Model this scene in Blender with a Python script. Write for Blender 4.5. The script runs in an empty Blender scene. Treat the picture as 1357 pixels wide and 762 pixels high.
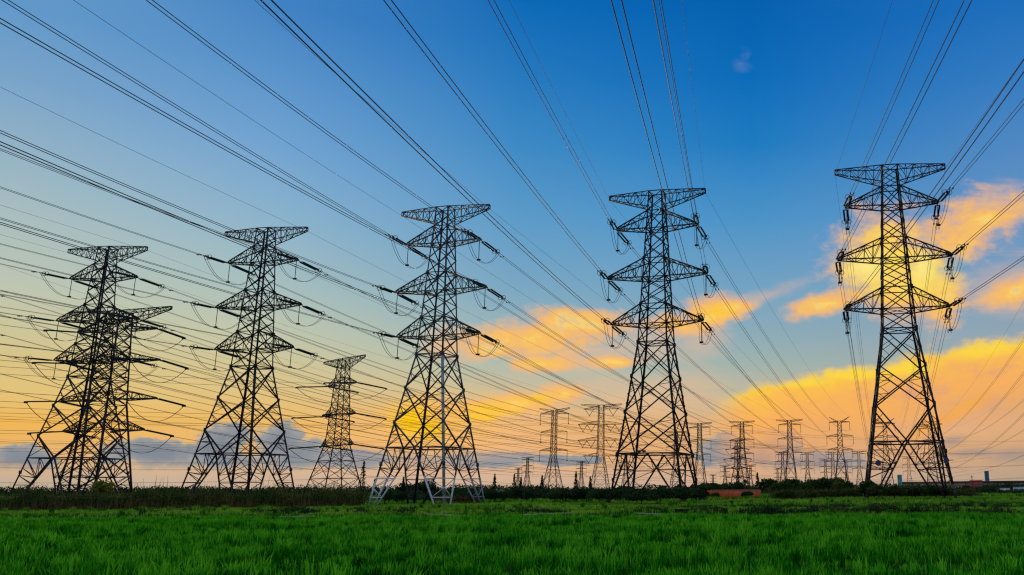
import bpy, bmesh, math, random
import numpy as np
from mathutils import Vector, Matrix

random.seed(7); rng = np.random.default_rng(11)
R = math.radians
C = bpy.context.scene.collection
S = bpy.context.scene

# ------------------------------------------------------------------ camera
CH = 2.2                                   # eye height above the field
FPX, TH, CX, ROLL = 1183.4, R(12.695), 913.96, R(-0.23)
cam = bpy.data.objects.new('camera', bpy.data.cameras.new('camera'))
C.objects.link(cam)
cam.data.sensor_fit = 'HORIZONTAL'; cam.data.sensor_width = 36.0
cam.data.lens = FPX / 1357.0 * 36.0
cam.data.shift_x = -(CX - 678.5) / 1357.0
cam.data.clip_start = 0.5; cam.data.clip_end = 20000
cam.matrix_world = Matrix.Translation((0, 0, CH)) @ Matrix.Rotation(R(90) + TH, 4, 'X') @ Matrix.Rotation(ROLL, 4, 'Z')
S.camera = cam

def ray(px, py):
    """world direction of a point given in photograph coordinates (used once, to measure where things stand)"""
    r = -ROLL; x, y = px - CX, py - 381.0
    x, y = x * math.cos(r) - y * math.sin(r), x * math.sin(r) + y * math.cos(r)
    c, s = math.cos(TH), math.sin(TH)
    return np.array([x / FPX, c + y / FPX * s, s - y / FPX * c])
def at(px, D, z=0.0):                      # a point at horizontal distance D in the column of px
    v = ray(px, 648); v = v / math.hypot(v[0], v[1]); return (v[0] * D, v[1] * D, z)
def azel(px, py):
    v = ray(px, py); return math.atan2(v[0], v[1]), math.atan2(v[2], math.hypot(v[0], v[1]))
def zat(px, py, D):                        # height of the thing that shows at (px, py) when it stands D metres off
    v = ray(px, py); return CH + D * v[2] / math.hypot(v[0], v[1])

def lin(r, g, b):
    f = lambda c: c / 12.92 if c <= 0.04045 else ((c + 0.055) / 1.055) ** 2.4
    return (f(r / 255.0), f(g / 255.0), f(b / 255.0), 1.0)

# ------------------------------------------------------------------ view, sun
S.view_settings.view_transform = 'Standard'; S.view_settings.look = 'None'
S.view_settings.exposure = 0.0; S.view_settings.gamma = 1.0; S.view_settings.use_curve_mapping = False
S.render.engine = 'CYCLES'
S.cycles.max_bounces = 6; S.cycles.diffuse_bounces = 3; S.cycles.transparent_max_bounces = 6
S.cycles.pixel_filter_type = 'BLACKMAN_HARRIS'; S.cycles.filter_width = 1.25
SUN_AZ, SUN_EL = azel(562, 556)
sl = bpy.data.lights.new('sun', 'SUN'); sl.energy = 1.8; sl.angle = R(12); sl.color = (1.0, 0.72, 0.42)
sun = bpy.data.objects.new('sun', sl); C.objects.link(sun)
sun.rotation_euler = Vector((math.sin(SUN_AZ) * math.cos(SUN_EL), math.cos(SUN_AZ) * math.cos(SUN_EL), math.sin(SUN_EL))).to_track_quat('Z', 'Y').to_euler()
sun['kind'] = 'structure'

# ------------------------------------------------------------------ world sky (all in world azimuth / elevation)
W = bpy.data.worlds.new('World'); S.world = W; W.use_nodes = True
nt = W.node_tree; nt.nodes.clear(); N = nt.nodes; LK = nt.links
def setin(sock, v):
    if hasattr(v, 'is_output'): LK.new(v, sock)
    else: sock.default_value = v
def M(op, a, b=0.0, c=None, clamp=False):
    n = N.new('ShaderNodeMath'); n.operation = op; n.use_clamp = clamp
    setin(n.inputs[0], a); setin(n.inputs[1], b)
    if c is not None: setin(n.inputs[2], c)
    return n.outputs[0]
def smooth(x, a, b):
    n = N.new('ShaderNodeMapRange'); n.interpolation_type = 'SMOOTHSTEP'
    setin(n.inputs['Value'], x); n.inputs['From Min'].default_value = a; n.inputs['From Max'].default_value = b
    return n.outputs[0]
def mixc(f, a, b):
    n = N.new('ShaderNodeMix'); n.data_type = 'RGBA'; n.clamp_factor = True
    setin(n.inputs[0], f); setin(n.inputs[6], a); setin(n.inputs[7], b); return n.outputs[2]
def ramp(x, stops):
    n = N.new('ShaderNodeValToRGB'); cr = n.color_ramp
    stops = sorted(stops, key=lambda s: s[0])
    while len(cr.elements) < len(stops): cr.elements.new(0.5)
    for e, (p, c) in zip(cr.elements, stops): e.position = p
    for e, (p, c) in zip(cr.elements, stops): e.color = c
    setin(n.inputs[0], x); return n.outputs[0]
def noise(vec, scale, detail=6, rough=0.55, color=False, dist=0.0):
    n = N.new('ShaderNodeTexNoise'); n.inputs['Scale'].default_value = scale; n.inputs['Detail'].default_value = detail
    n.inputs['Roughness'].default_value = rough; n.inputs['Distortion'].default_value = dist; LK.new(vec, n.inputs['Vector'])
    return n.outputs['Color' if color else 'Fac']
tc = N.new('ShaderNodeTexCoord'); GEN = tc.outputs['Generated']
sp = N.new('ShaderNodeSeparateXYZ'); LK.new(GEN, sp.inputs[0])
AZ = M('ARCTAN2', sp.outputs[0], sp.outputs[1])
EL = M('ARCSINE', M('MINIMUM', M('MAXIMUM', sp.outputs[2], -1.0), 1.0))

ELMAX = 1.0
COLS = {   # column of the photograph -> sky colour down it
 0:   {0:(98,153,203),100:(122,165,203),190:(147,180,200),290:(172,192,192),380:(192,199,178),440:(208,199,152),480:(221,196,132),520:(230,197,122),560:(243,183,84),600:(236,182,112),630:(204,178,150),648:(190,174,152)},
 340: {0:(64,130,196),100:(92,150,205),190:(115,165,211),290:(142,181,205),380:(170,193,190),440:(196,200,172),480:(211,200,152),520:(225,196,130),560:(238,188,104),600:(234,184,122),630:(210,180,152),648:(196,176,154)},
 680: {0:(8,106,184),100:(36,122,192),190:(60,138,198),290:(92,156,202),380:(122,168,196),440:(150,180,186),480:(172,188,176),520:(206,190,152),560:(242,184,112),600:(240,180,118),630:(216,180,150),648:(202,176,154)},
 1000:{0:(3,96,176),100:(8,108,186),190:(28,124,194),290:(74,148,202),380:(116,164,196),440:(140,172,186),480:(160,180,176),520:(190,184,160),560:(224,178,132),600:(224,174,126),630:(212,174,142),648:(200,172,150)},
 1357:{0:(28,110,188),100:(52,124,194),190:(80,138,196),290:(104,150,196),380:(126,160,190),440:(146,166,180),480:(164,170,166),520:(200,172,136),560:(220,172,120),600:(210,164,124),630:(188,162,138),648:(182,162,144)},
}
keys = []
for px, tab in COLS.items():
    st = []
    for py, c in tab.items():
        st.append((max(0.0, azel(px, py)[1]) / ELMAX, lin(*c)))
    top = tab[0]
    zen = tuple(min(255, int(v * k)) for v, k in zip(top, (0.9, 0.95, 0.98)))
    st.append((0.62, lin(*zen))); st.append((1.0, lin(120, 165, 215)))  # overhead sky, out of view, brightened to light the field
    keys.append((azel(px, 400)[0], ramp(M('DIVIDE', EL, ELMAX), st)))
sky = keys[0][1]
for (a0, _), (a1, c1) in zip(keys[:-1], keys[1:]):
    n = N.new('ShaderNodeMapRange'); setin(n.inputs['Value'], AZ)
    n.inputs['From Min'].default_value = a0; n.inputs['From Max'].default_value = a1
    sky = mixc(n.outputs[0], sky, c1)
# the half of the sky behind the viewer: out of view, brightened to a pale pink-white to light the field
back = ramp(M('DIVIDE', EL, ELMAX), [(0.0, lin(206, 190, 196)), (0.2, lin(214, 206, 214)), (0.5, lin(188, 206, 226)), (1.0, lin(120, 165, 215))])
fb = smooth(M('ABSOLUTE', M('ADD', AZ, 0.15)), 0.95, 1.5)
sky = mixc(fb, sky, back)

# clouds -------------------------------------------------------------
def vec3(x, y, z=0.0):
    n = N.new('ShaderNodeCombineXYZ'); setin(n.inputs[0], x); setin(n.inputs[1], y); setin(n.inputs[2], z); return n.outputs[0]
UV = vec3(AZ, M('MULTIPLY', EL, 1.5))
UVS = vec3(M('MULTIPLY', AZ, 0.45), M('MULTIPLY', EL, 1.6))     # stretched: wind-drawn streaks
n_mid = noise(UV, 9.0, 7, 0.58); n_fine = noise(UV, 30.0, 6, 0.6); n_str = noise(UVS, 14.0, 7, 0.6, dist=0.6)
nm = M('SUBTRACT', n_mid, 0.5); nf = M('SUBTRACT', n_fine, 0.5); ns = M('SUBTRACT', n_str, 0.5)
def blob(px, py, rx, ry, rot=0.0):
    """soft ellipse 1 at its centre, 0 at its rim; sizes in photograph pixels"""
    a, e = azel(px, py); k = 1.0 / FPX
    k *= math.cos(math.atan2(abs(px - CX), FPX)) ** 1.3
    dx = M('SUBTRACT', AZ, a); dy = M('SUBTRACT', EL, e)
    c, s = math.cos(R(rot)), math.sin(R(rot))
    u = M('DIVIDE', M('ADD', M('MULTIPLY', dx, c), M('MULTIPLY', dy, s)), rx * k)
    v = M('DIVIDE', M('SUBTRACT', M('MULTIPLY', dy, c), M('MULTIPLY', dx, s)), ry * k)
    return M('SUBTRACT', 1.0, M('SQRT', M('ADD', M('MULTIPLY', u, u), M('MULTIPLY', v, v))))
def union(bl):
    f = bl[0]
    for b in bl[1:]: f = M('MAXIMUM', f, b)
    return f
def add(*t):
    o = t[0]
    for x in t[1:]: o = M('ADD', o, x)
    return o
st_ = noise(vec3(M('MULTIPLY', AZ, 0.25), M('MULTIPLY', EL, 2.2)), 22.0, 5, 0.6); low_ = M('MULTIPLY', smooth(EL, azel(680, 440)[1], azel(680, 560)[1]), smooth(st_, 0.5, 0.75))
sky = mixc(M('MULTIPLY', low_, 0.35), sky, lin(206, 168, 146))
# 1 low blue-grey cumulus with flat bases along the horizon
n_vf = noise(UV, 85.0, 5, 0.6); nv = M('SUBTRACT', n_vf, 0.5)
g = union([blob(205, 602, 80, 24), blob(292, 588, 34, 36), blob(322, 613, 80, 12), blob(370, 590, 34, 34), blob(400, 603, 52, 24), blob(462, 610, 70, 15), blob(18, 618, 56, 36), blob(650, 610, 70, 12), blob(745, 610, 50, 9),
           blob(962, 600, 46, 30), blob(1022, 596, 52, 36, -26), blob(1085, 612, 80, 15)])
g = add(g, M('MULTIPLY', nm, 0.9), M('MULTIPLY', nf, 1.25), M('MULTIPLY', nv, 0.5))
a_g = M('MULTIPLY', smooth(g, 0.0, 0.24), smooth(add(EL, M('MULTIPLY', nf, 0.014), M('MULTIPLY', ns, 0.008)), azel(680, 630)[1], azel(680, 612)[1]))
c_g = ramp(add(g, M('MULTIPLY', nf, 0.7), M('MULTIPLY', nv, 0.4)), [(0.0, lin(214, 182, 134)), (0.12, lin(174, 168, 152)), (0.28, lin(144, 153, 161)), (0.55, lin(128, 142, 155)), (1.0, lin(114, 133, 151))])
sky = mixc(M('MULTIPLY', a_g, 0.92), sky, c_g)
g2 = add(union([blob(610, 608, 180, 15), blob(470, 606, 90, 16)]), M('MULTIPLY', ns, 1.8), M('MULTIPLY', nf, 0.8))
sky = mixc(M('MULTIPLY', smooth(g2, 0.0, 1.0), 0.75), sky, lin(158, 156, 158))
# 2 thin high peach veils
v_ = union([blob(1010, 395, 120, 16, 20), blob(1260, 300, 170, 40, 18), blob(1345, 385, 90, 60, 10), blob(640, 560, 170, 46), blob(860, 520, 160, 40), blob(830, 460, 160, 44, 10), blob(1230, 560, 200, 50), blob(930, 450, 60, 40)])
v_ = add(v_, M('MULTIPLY', ns, 2.6), M('MULTIPLY', nm, 0.6))
sky = mixc(M('MULTIPLY', smooth(v_, 0.0, 0.9), 0.46), sky, lin(238, 188, 146))
w_ = add(union([blob(983, 82, 26, 20, 40)]), M('MULTIPLY', nf, 3.0), M('MULTIPLY', nm, 0.8))
sky = mixc(M('MULTIPLY', smooth(w_, 0.2, 1.3), 0.15), sky, lin(165, 178, 208))
# 3 golden clouds
y_ = union([blob(700, 448, 130, 36, 3), blob(765, 428, 100, 26, -4), blob(940, 418, 70, 30, 10), blob(968, 408, 56, 13, 4), blob(812, 480, 56, 12), blob(900, 428, 50, 22), blob(720, 482, 70, 16),
            blob(690, 536, 90, 24, 6), blob(750, 522, 50, 20), blob(630, 546, 80, 24), blob(565, 560, 56, 40), blob(655, 462, 60, 18),
            blob(1188, 340, 104, 88, 16), blob(1265, 308, 100, 54, 18), blob(1095, 402, 84, 20, 12), blob(1205, 388, 80, 50), blob(1248, 400, 40, 60), blob(1310, 290, 70, 34, 10), blob(1345, 385, 64, 26, 14)])
y_ = add(y_, M('MULTIPLY', nm, 1.0), M('MULTIPLY', nf, 0.85), M('MULTIPLY', ns, 0.9), M('MULTIPLY', nv, 0.3))
a_y = smooth(add(y_, M('MULTIPLY', nv, 0.25)), -0.06, 0.66)
c_y = ramp(add(y_, M('MULTIPLY', nf, 0.9), M('MULTIPLY', nv, 0.5)), [(0.0, lin(222, 184, 156)), (0.22, lin(238, 184, 134)), (0.5, lin(247, 186, 110)), (0.8, lin(254, 196, 92)), (1.0, lin(255, 214, 104))])
sky = mixc(M('MULTIPLY', a_y, 0.95), sky, c_y)
t_y = M('MULTIPLY', a_y, smooth(add(M('MULTIPLY', nf, 1.2), M('MULTIPLY', ns, 1.2), M('MULTIPLY', nv, 0.8)), 0.02, 0.42))
sky = mixc(M('MULTIPLY', t_y, 0.55), sky, lin(214, 180, 160))
# glow where the hidden sun burns through
h1 = add(union([blob(1184, 348, 84, 66), blob(1230, 366, 66, 54)]), M('MULTIPLY', nm, 0.9), M('MULTIPLY', nf, 0.9), M('MULTIPLY', nv, 0.4))
sky = mixc(M('MULTIPLY', smooth(h1, 0.0, 1.0), 0.92), sky, lin(255, 224, 92))
h0 = add(union([blob(1150, 352, 44, 34), blob(1222, 352, 26, 40)]), M('MULTIPLY', nm, 0.7), M('MULTIPLY', nf, 0.9), M('MULTIPLY', nv, 0.5))
sky = mixc(M('MULTIPLY', smooth(h0, 0.0, 1.0), 0.8), sky, lin(255, 238, 140))
hw = add(union([blob(590, 558, 130, 60)]), M('MULTIPLY', ns, 0.9), M('MULTIPLY', nf, 0.5))
sky = mixc(M('MULTIPLY', smooth(hw, 0.0, 1.0), 0.6), sky, lin(255, 190, 66))
h2 = add(union([blob(543, 556, 42, 38), blob(566, 568, 40, 22)]), M('MULTIPLY', nm, 0.7), M('MULTIPLY', nf, 0.5))
sky = mixc(M('MULTIPLY', smooth(h2, 0.0, 0.85), 0.97), sky, lin(255, 200, 14))
h4 = add(union([blob(650, 545, 60, 14), blob(715, 528, 36, 12), blob(952, 412, 34, 14), blob(640, 552, 50, 10)]), M('MULTIPLY', nm, 0.9), M('MULTIPLY', nf, 0.8))
sky = mixc(M('MULTIPLY', smooth(h4, 0.0, 0.9), 0.85), sky, lin(255, 200, 60))
# 4 the long bank on the right: crisp golden top, peach body dissolving downwards
pts = [(900, 572), (945, 533), (985, 512), (1030, 500), (1110, 485), (1160, 482), (1200, 470), (1245, 461), (1275, 449), (1310, 447), (1357, 440), (1420, 436)]
fc = N.new('ShaderNodeFloatCurve'); a0, a1 = azel(900, 500)[0], azel(1420, 440)[0]
setin(fc.inputs['Value'], M('DIVIDE', M('SUBTRACT', AZ, a0), a1 - a0, clamp=True))
cv = fc.mapping.curves[0]
for i, (px, py) in enumerate(pts):
    a, e = azel(px, py); x, y = (a - a0) / (a1 - a0), e / 0.4
    if i == 0: cv.points[0].location = (0, y)
    elif i == len(pts) - 1: cv.points[-1].location = (1, y)
    else: cv.points.new(x, y)
fc.mapping.update()
TOP = M('MULTIPLY', fc.outputs[0], 0.4)
dpt = add(M('SUBTRACT', TOP, EL), M('MULTIPLY', nm, 0.020), M('MULTIPLY', nf, 0.024), M('MULTIPLY', nv, 0.010))          # depth below the crest, radians
side = M('MULTIPLY', smooth(add(AZ, M('MULTIPLY', nm, 0.06)), azel(930, 520)[0], azel(1000, 510)[0]), smooth(AZ, 0.95, 0.6))
a_b = M('MULTIPLY', M('MULTIPLY', smooth(dpt, -0.002, 0.013), smooth(dpt, 0.125, 0.045)), side)
c_b = ramp(M('DIVIDE', add(dpt, M('MULTIPLY', ns, 0.03), M('MULTIPLY', nf, 0.016), M('MULTIPLY', nv, 0.008)), 0.12), [(0.0, lin(250, 204, 104)), (0.07, lin(255, 208, 58)), (0.16, lin(255, 190, 76)), (0.34, lin(251, 178, 92)), (0.7, lin(234, 166, 106)), (1.0, lin(220, 168, 126))])
sky = mixc(M('MULTIPLY', a_b, 0.95), sky, c_b)
t_b = M('MULTIPLY', a_b, smooth(add(M('MULTIPLY', ns, 1.5), M('MULTIPLY', nm, 1.0), M('MULTIPLY', nf, 0.9), M('MULTIPLY', nv, 0.5)), -0.02, 0.42))
sky = mixc(M('MULTIPLY', M('MULTIPLY', t_b, smooth(dpt, 0.008, 0.045)), 0.7), sky, lin(220, 160, 128))
h3 = add(union([blob(1300, 464, 64, 18, 6), blob(1130, 494, 60, 13), blob(1060, 506, 50, 10), blob(1200, 488, 50, 14)]), M('MULTIPLY', nm, 0.8), M('MULTIPLY', nf, 1.0), M('MULTIPLY', nv, 0.5))
sky = mixc(M('MULTIPLY', M('MULTIPLY', smooth(h3, 0.0, 0.8), a_b), 0.85), sky, lin(255, 218, 70))
s3 = add(union([blob(1230, 566, 60, 14, 28), blob(1280, 540, 60, 14, 28)]), M('MULTIPLY', ns, 1.4), M('MULTIPLY', nf, 0.5))
sky = mixc(M('MULTIPLY', smooth(s3, 0.0, 0.9), 0.7), sky, lin(250, 172, 70))
d_ = add(union([blob(1345, 604, 60, 16), blob(1262, 584, 30, 12, 8), blob(1290, 600, 60, 10)]), M('MULTIPLY', ns, 1.6), M('MULTIPLY', nf, 1.0))
sky = mixc(M('MULTIPLY', smooth(d_, 0.0, 0.9), 0.6), sky, lin(150, 142, 142))
# physical sky added on top at low strength
nsk = N.new('ShaderNodeTexSky'); nsk.sky_type = 'NISHITA'; nsk.sun_disc = False
nsk.sun_elevation = SUN_EL; nsk.sun_rotation = SUN_AZ; nsk.air_density = 1.2; nsk.dust_density = 1.5
b1 = N.new('ShaderNodeBackground'); LK.new(sky, b1.inputs[0]); b1.inputs[1].default_value = 0.98
b2 = N.new('ShaderNodeBackground'); LK.new(nsk.outputs[0], b2.inputs[0]); b2.inputs[1].default_value = 0.0004
ad = N.new('ShaderNodeAddShader'); LK.new(b1.outputs[0], ad.inputs[0]); LK.new(b2.outputs[0], ad.inputs[1])
wo = N.new('ShaderNodeOutputWorld'); LK.new(ad.outputs[0], wo.inputs[0])
W.cycles.sampling_method = 'MANUAL'; W.cycles.sample_map_resolution = 512

# ------------------------------------------------------------------ materials
def mat(name, base, rough=0.7, metal=0.0, var=0.25, scale=3.0, base2=None, spec=0.3, coord='Object', detail=4):
    m = bpy.data.materials.new(name); m.use_nodes = True; t = m.node_tree; p = t.nodes['Principled BSDF']
    n = t.nodes.new('ShaderNodeTexNoise'); n.inputs['Scale'].default_value = scale; n.inputs['Detail'].default_value = detail
    tcn = t.nodes.new('ShaderNodeTexCoord'); t.links.new(tcn.outputs[coord], n.inputs['Vector'])
    r = t.nodes.new('ShaderNodeValToRGB'); r.color_ramp.elements[0].position = 0.32; r.color_ramp.elements[1].position = 0.68
    b2_ = base2 or tuple(c * (1 + var) for c in base[:3])
    b1_ = base if base2 else tuple(c * (1 - var) for c in base[:3])
    r.color_ramp.elements[0].color = (*b1_[:3], 1); r.color_ramp.elements[1].color = (*b2_[:3], 1)
    t.links.new(n.outputs['Fac'], r.inputs[0]); t.links.new(r.outputs[0], p.inputs['Base Color'])
    p.inputs['Roughness'].default_value = rough; p.inputs['Metallic'].default_value = metal; p.inputs['Specular IOR Level'].default_value = spec
    return m
def leafmat(name, c1, c2, c3, scale=0.15, trans=0.35):
    """foliage: per-leaf tint attribute x broad patches, part of the light passing through"""
    m = bpy.data.materials.new(name); m.use_nodes = True; t = m.node_tree; t.nodes.clear()
    o = t.nodes.new('ShaderNodeOutputMaterial'); at_ = t.nodes.new('ShaderNodeAttribute'); at_.attribute_name = 'tint'
    r = t.nodes.new('ShaderNodeValToRGB'); r.color_ramp.elements.new(0.5)
    for e, (p, c) in zip(r.color_ramp.elements, ((0.0, c1), (0.5, c2), (1.0, c3))): e.position = p; e.color = (*c, 1)
    g_ = t.nodes.new('ShaderNodeNewGeometry'); n = t.nodes.new('ShaderNodeTexNoise'); n.inputs['Scale'].default_value = scale; n.inputs['Detail'].default_value = 5
    t.links.new(g_.outputs['Position'], n.inputs['Vector'])
    a = t.nodes.new('ShaderNodeMath'); a.operation = 'MULTIPLY_ADD'; t.links.new(n.outputs['Fac'], a.inputs[0]); a.inputs[1].default_value = 2.0; a.inputs[2].default_value = -1.0
    s_ = t.nodes.new('ShaderNodeMath'); s_.operation = 'ADD'; s_.use_clamp = True; t.links.new(at_.outputs['Fac'], s_.inputs[0]); t.links.new(a.outputs[0], s_.inputs[1])
    t.links.new(s_.outputs[0], r.inputs[0])
    d = t.nodes.new('ShaderNodeBsdfDiffuse'); tr = t.nodes.new('ShaderNodeBsdfTranslucent'); mx = t.nodes.new('ShaderNodeMixShader'); mx.inputs[0].default_value = trans
    t.links.new(r.outputs[0], d.inputs[0]); t.links.new(r.outputs[0], tr.inputs[0])
    t.links.new(d.outputs[0], mx.inputs[1]); t.links.new(tr.outputs[0], mx.inputs[2]); t.links.new(mx.outputs[0], o.inputs[0])
    return m
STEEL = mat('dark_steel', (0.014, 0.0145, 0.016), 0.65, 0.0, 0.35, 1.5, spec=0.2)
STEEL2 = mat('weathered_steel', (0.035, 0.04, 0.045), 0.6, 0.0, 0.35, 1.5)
STEEL3 = mat('skylit_galv_steel', (0.20, 0.25, 0.28), 0.6, 0.0, 0.3, 1.5)  # bluish tone puts sky light into one leg; also a galvanised rear foot
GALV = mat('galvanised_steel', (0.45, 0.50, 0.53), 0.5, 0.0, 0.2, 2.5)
FARST = mat('distant_steel', (0.026, 0.028, 0.033), 0.7, 0.0, 0.25, 0.5)
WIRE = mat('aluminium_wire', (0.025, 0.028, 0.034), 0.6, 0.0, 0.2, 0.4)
GLASS = mat('green_glass_insulator', (0.010, 0.040, 0.040), 0.6, 0.0, 0.3, 4, spec=0.12)
CONC = mat('concrete', (0.15, 0.145, 0.13), 0.9, 0, 0.2, 3)
BLUEP = mat('blue_plate_paint', (0.012, 0.028, 0.11), 0.5, 0, 0.15, 3)
REDP = mat('red_plate_paint', (0.28, 0.02, 0.04), 0.5, 0, 0.15, 3)
GRASS = leafmat('rice_grass_blade', (0.003, 0.050, 0.003), (0.012, 0.225, 0.005), (0.11, 0.45, 0.02), 0.35, 0.5)
ROUGH = leafmat('rough_grass_blade', (0.012, 0.075, 0.006), (0.055, 0.26, 0.012), (0.24, 0.42, 0.045), 0.16, 0.45)
HEDGE = leafmat('hedge_leaf', (0.014, 0.036, 0.010), (0.036, 0.066, 0.016), (0.115, 0.108, 0.032), 0.55, 0.3)
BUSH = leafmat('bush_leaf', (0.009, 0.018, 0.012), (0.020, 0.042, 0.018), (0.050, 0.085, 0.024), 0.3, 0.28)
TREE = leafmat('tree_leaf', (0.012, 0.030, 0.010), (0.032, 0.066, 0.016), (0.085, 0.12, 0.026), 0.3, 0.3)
YLEAF = leafmat('yellow_leaf', (0.05, 0.08, 0.01), (0.12, 0.15, 0.02), (0.25, 0.24, 0.04), 0.3, 0.35)
DRY = leafmat('dry_weed', (0.04, 0.026, 0.015), (0.09, 0.055, 0.025), (0.18, 0.11, 0.05), 0.3, 0.25)
BARK = mat('bark', (0.05, 0.038, 0.028), 0.9, 0, 0.3, 8)

# ------------------------------------------------------------------ helpers
def sm(a, b, x):
    t = np.clip((np.asarray(x, float) - a) / (b - a), 0, 1); return t * t * (3 - 2 * t)
PY = {1: (-116.04, 172.01, -0.113, -0.875, 7.3), 2: (-79.03, 160.3, -0.178, -0.66, 7.0), 3: (-42.58, 149.11, -0.253, -0.26, 6.75),
      4: (-5.48, 144.34, -0.237, 0.88, 5.85), 5: (31.26, 132.02, -0.151, 0.70, 6.1)}
def wob(x, y):
    return (np.sin(x * 0.11 + 1.3 * np.sin(y * 0.05)) * np.sin(y * 0.17 + 0.6 * np.sin(x * 0.07)) + 0.5 * np.sin(x * 0.37 + y * 0.21) * np.sin(y * 0.43 - x * 0.13))
def gz(x, y):
    x = np.asarray(x, float); y = np.asarray(y, float)
    w = sm(85, 124, y) * (1 - sm(190, 270, y)) * (1 - sm(70, 130, x))
    h = w * np.interp(x, [-116, -79, -43, -5.5, 31, 70], [-0.87, -0.66, -0.26, 0.05, 0.65, 0.5])
    yb = 72 + 1.6 * np.sin(x * 0.09) + 0.8 * np.sin(x * 0.31)
    h = h + 0.30 * np.exp(-((y - yb - 3) / 2.4) ** 2) - 0.12 * np.exp(-((y - yb) / 0.8) ** 2)
    yr = 100 + 2 * np.sin(x * 0.06 + 1)
    h = h + 0.32 * sm(-14, 6, x) * np.exp(-((y - yr - 2) / 2.5) ** 2) - 0.25 * sm(-14, 6, x) * np.exp(-((y - yr + 2) / 1.6) ** 2)
    return h + 0.05 * wob(x, y) * sm(60, 72, y) * (1 - sm(400, 600, y))

def props(o, label=None, cat=None, group=None, kind=None):
    if label: o['label'] = label
    if cat: o['category'] = cat
    if group: o['group'] = group
    if kind: o['kind'] = kind
    return o
def mesh_np(name, V, F, material, parent=None, tint=None, smooth_=False):
    """V (n,3), F (m,k) constant-size faces"""
    V = np.ascontiguousarray(V, np.float32); F = np.ascontiguousarray(F, np.int32); k = F.shape[1]
    me = bpy.data.meshes.new(name); me.vertices.add(len(V)); me.vertices.foreach_set('co', V.ravel())
    me.loops.add(F.size); me.loops.foreach_set('vertex_index', F.ravel())
    me.polygons.add(len(F)); me.polygons.foreach_set('loop_start', np.arange(0, F.size, k, dtype=np.int32))
    me.polygons.foreach_set('loop_total', np.full(len(F), k, np.int32))
    me.update(calc_edges=True)
    if tint is not None:
        a = me.attributes.new('tint', 'FLOAT', 'POINT'); a.data.foreach_set('value', np.ascontiguousarray(tint, np.float32))
    if smooth_: me.polygons.foreach_set('use_smooth', np.ones(len(F), bool))
    me.materials.append(material)
    o = bpy.data.objects.new(name, me); C.objects.link(o)
    if parent: o.parent = parent
    return o
def empty(name, loc, rz=0.0):
    o = bpy.data.objects.new(name, None); C.objects.link(o); o.location = loc; o.rotation_euler = (0, 0, rz); o.empty_display_size = 0.5
    return o
BOXF = np.array([[0, 1, 2, 3], [7, 6, 5, 4], [0, 4, 5, 1], [1, 5, 6, 2], [2, 6, 7, 3], [3, 7, 4, 0]])
class Bars:
    """collects straight steel members; an 'L' member is an angle section of two plates"""
    def __init__(s): s.b = []
    k = 1.0
    def bar(s, p, q, w, w2=None): s.b.append((np.array(p, float), np.array(q, float), w * s.k, (w2 or w) * s.k, 0, 0))
    def angle(s, p, q, w, out):
        """angle section, heel pointing along out (x, y signs)"""
        t = w * 0.16; p = np.array(p, float); q = np.array(q, float)
        sx, sy = out
        s.b.append((p + [-sx * w / 2, -sy * t / 2, 0], q + [-sx * w / 2, -sy * t / 2, 0], w, t, 1, 0))
        s.b.append((p + [-sx * t / 2, -sy * w / 2 - sy * t * .5, 0], q + [-sx * t / 2, -sy * w / 2 - sy * t * .5, 0], t, w, 1, 0))
    def build(s, name, m, parent=None):
        P = np.array([b[0] for b in s.b]); Q = np.array([b[1] for b in s.b]); w = np.array([b[2] for b in s.b]); h = np.array([b[3] for b in s.b]); ax = np.array([b[4] for b in s.b])
        D = Q - P; D /= np.maximum(np.linalg.norm(D, axis=1, keepdims=True), 1e-9)
        up = np.where(np.abs(D[:, 2:3]) > 0.92, np.array([[0., 1., 0.]]), np.array([[0., 0., 1.]]))
        X = np.cross(D, up); X /= np.linalg.norm(X, axis=1, keepdims=True); Y = np.cross(X, D)
        f = ax == 1
        X[f] = [1, 0, 0]; Y[f] = [0, 1, 0]
        o = [(-1, -1), (1, -1), (1, 1), (-1, 1)]
        V = np.empty((len(P), 8, 3))
        for i, (a, b) in enumerate(o):
            off = X * (a * w / 2)[:, None] + Y * (b * h / 2)[:, None]
            V[:, i] = P + off; V[:, 4 + i] = Q + off
        F = (BOXF[None] + (np.arange(len(P)) * 8)[:, None, None]).reshape(-1, 4)
        return mesh_np(name, V.reshape(-1, 3), F, m, parent)
def tube_arrays(path, r, sides=4):
    P = np.array(path, float); T = np.gradient(P, axis=0); T /= np.linalg.norm(T, axis=1, keepdims=True)
    X = np.cross(T, np.array([0, 0, 1.0])); nx = np.linalg.norm(X, axis=1, keepdims=True)
    X = np.where(nx > 1e-3, X / np.maximum(nx, 1e-6), np.array([[1., 0, 0]])); Y = np.cross(X, T)
    a = np.arange(sides) / sides * 2 * np.pi + np.pi / 4
    V = P[:, None, :] + r * (np.cos(a)[None, :, None] * X[:, None, :] + np.sin(a)[None, :, None] * Y[:, None, :])
    n = len(P); i = np.arange(n - 1)[:, None] * sides; j = np.arange(sides)[None, :]; k = (j + 1) % sides
    F = np.stack([i + j, i + k, i + sides + k, i + sides + j], -1).reshape(-1, 4)
    return V.reshape(-1, 3), F
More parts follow.
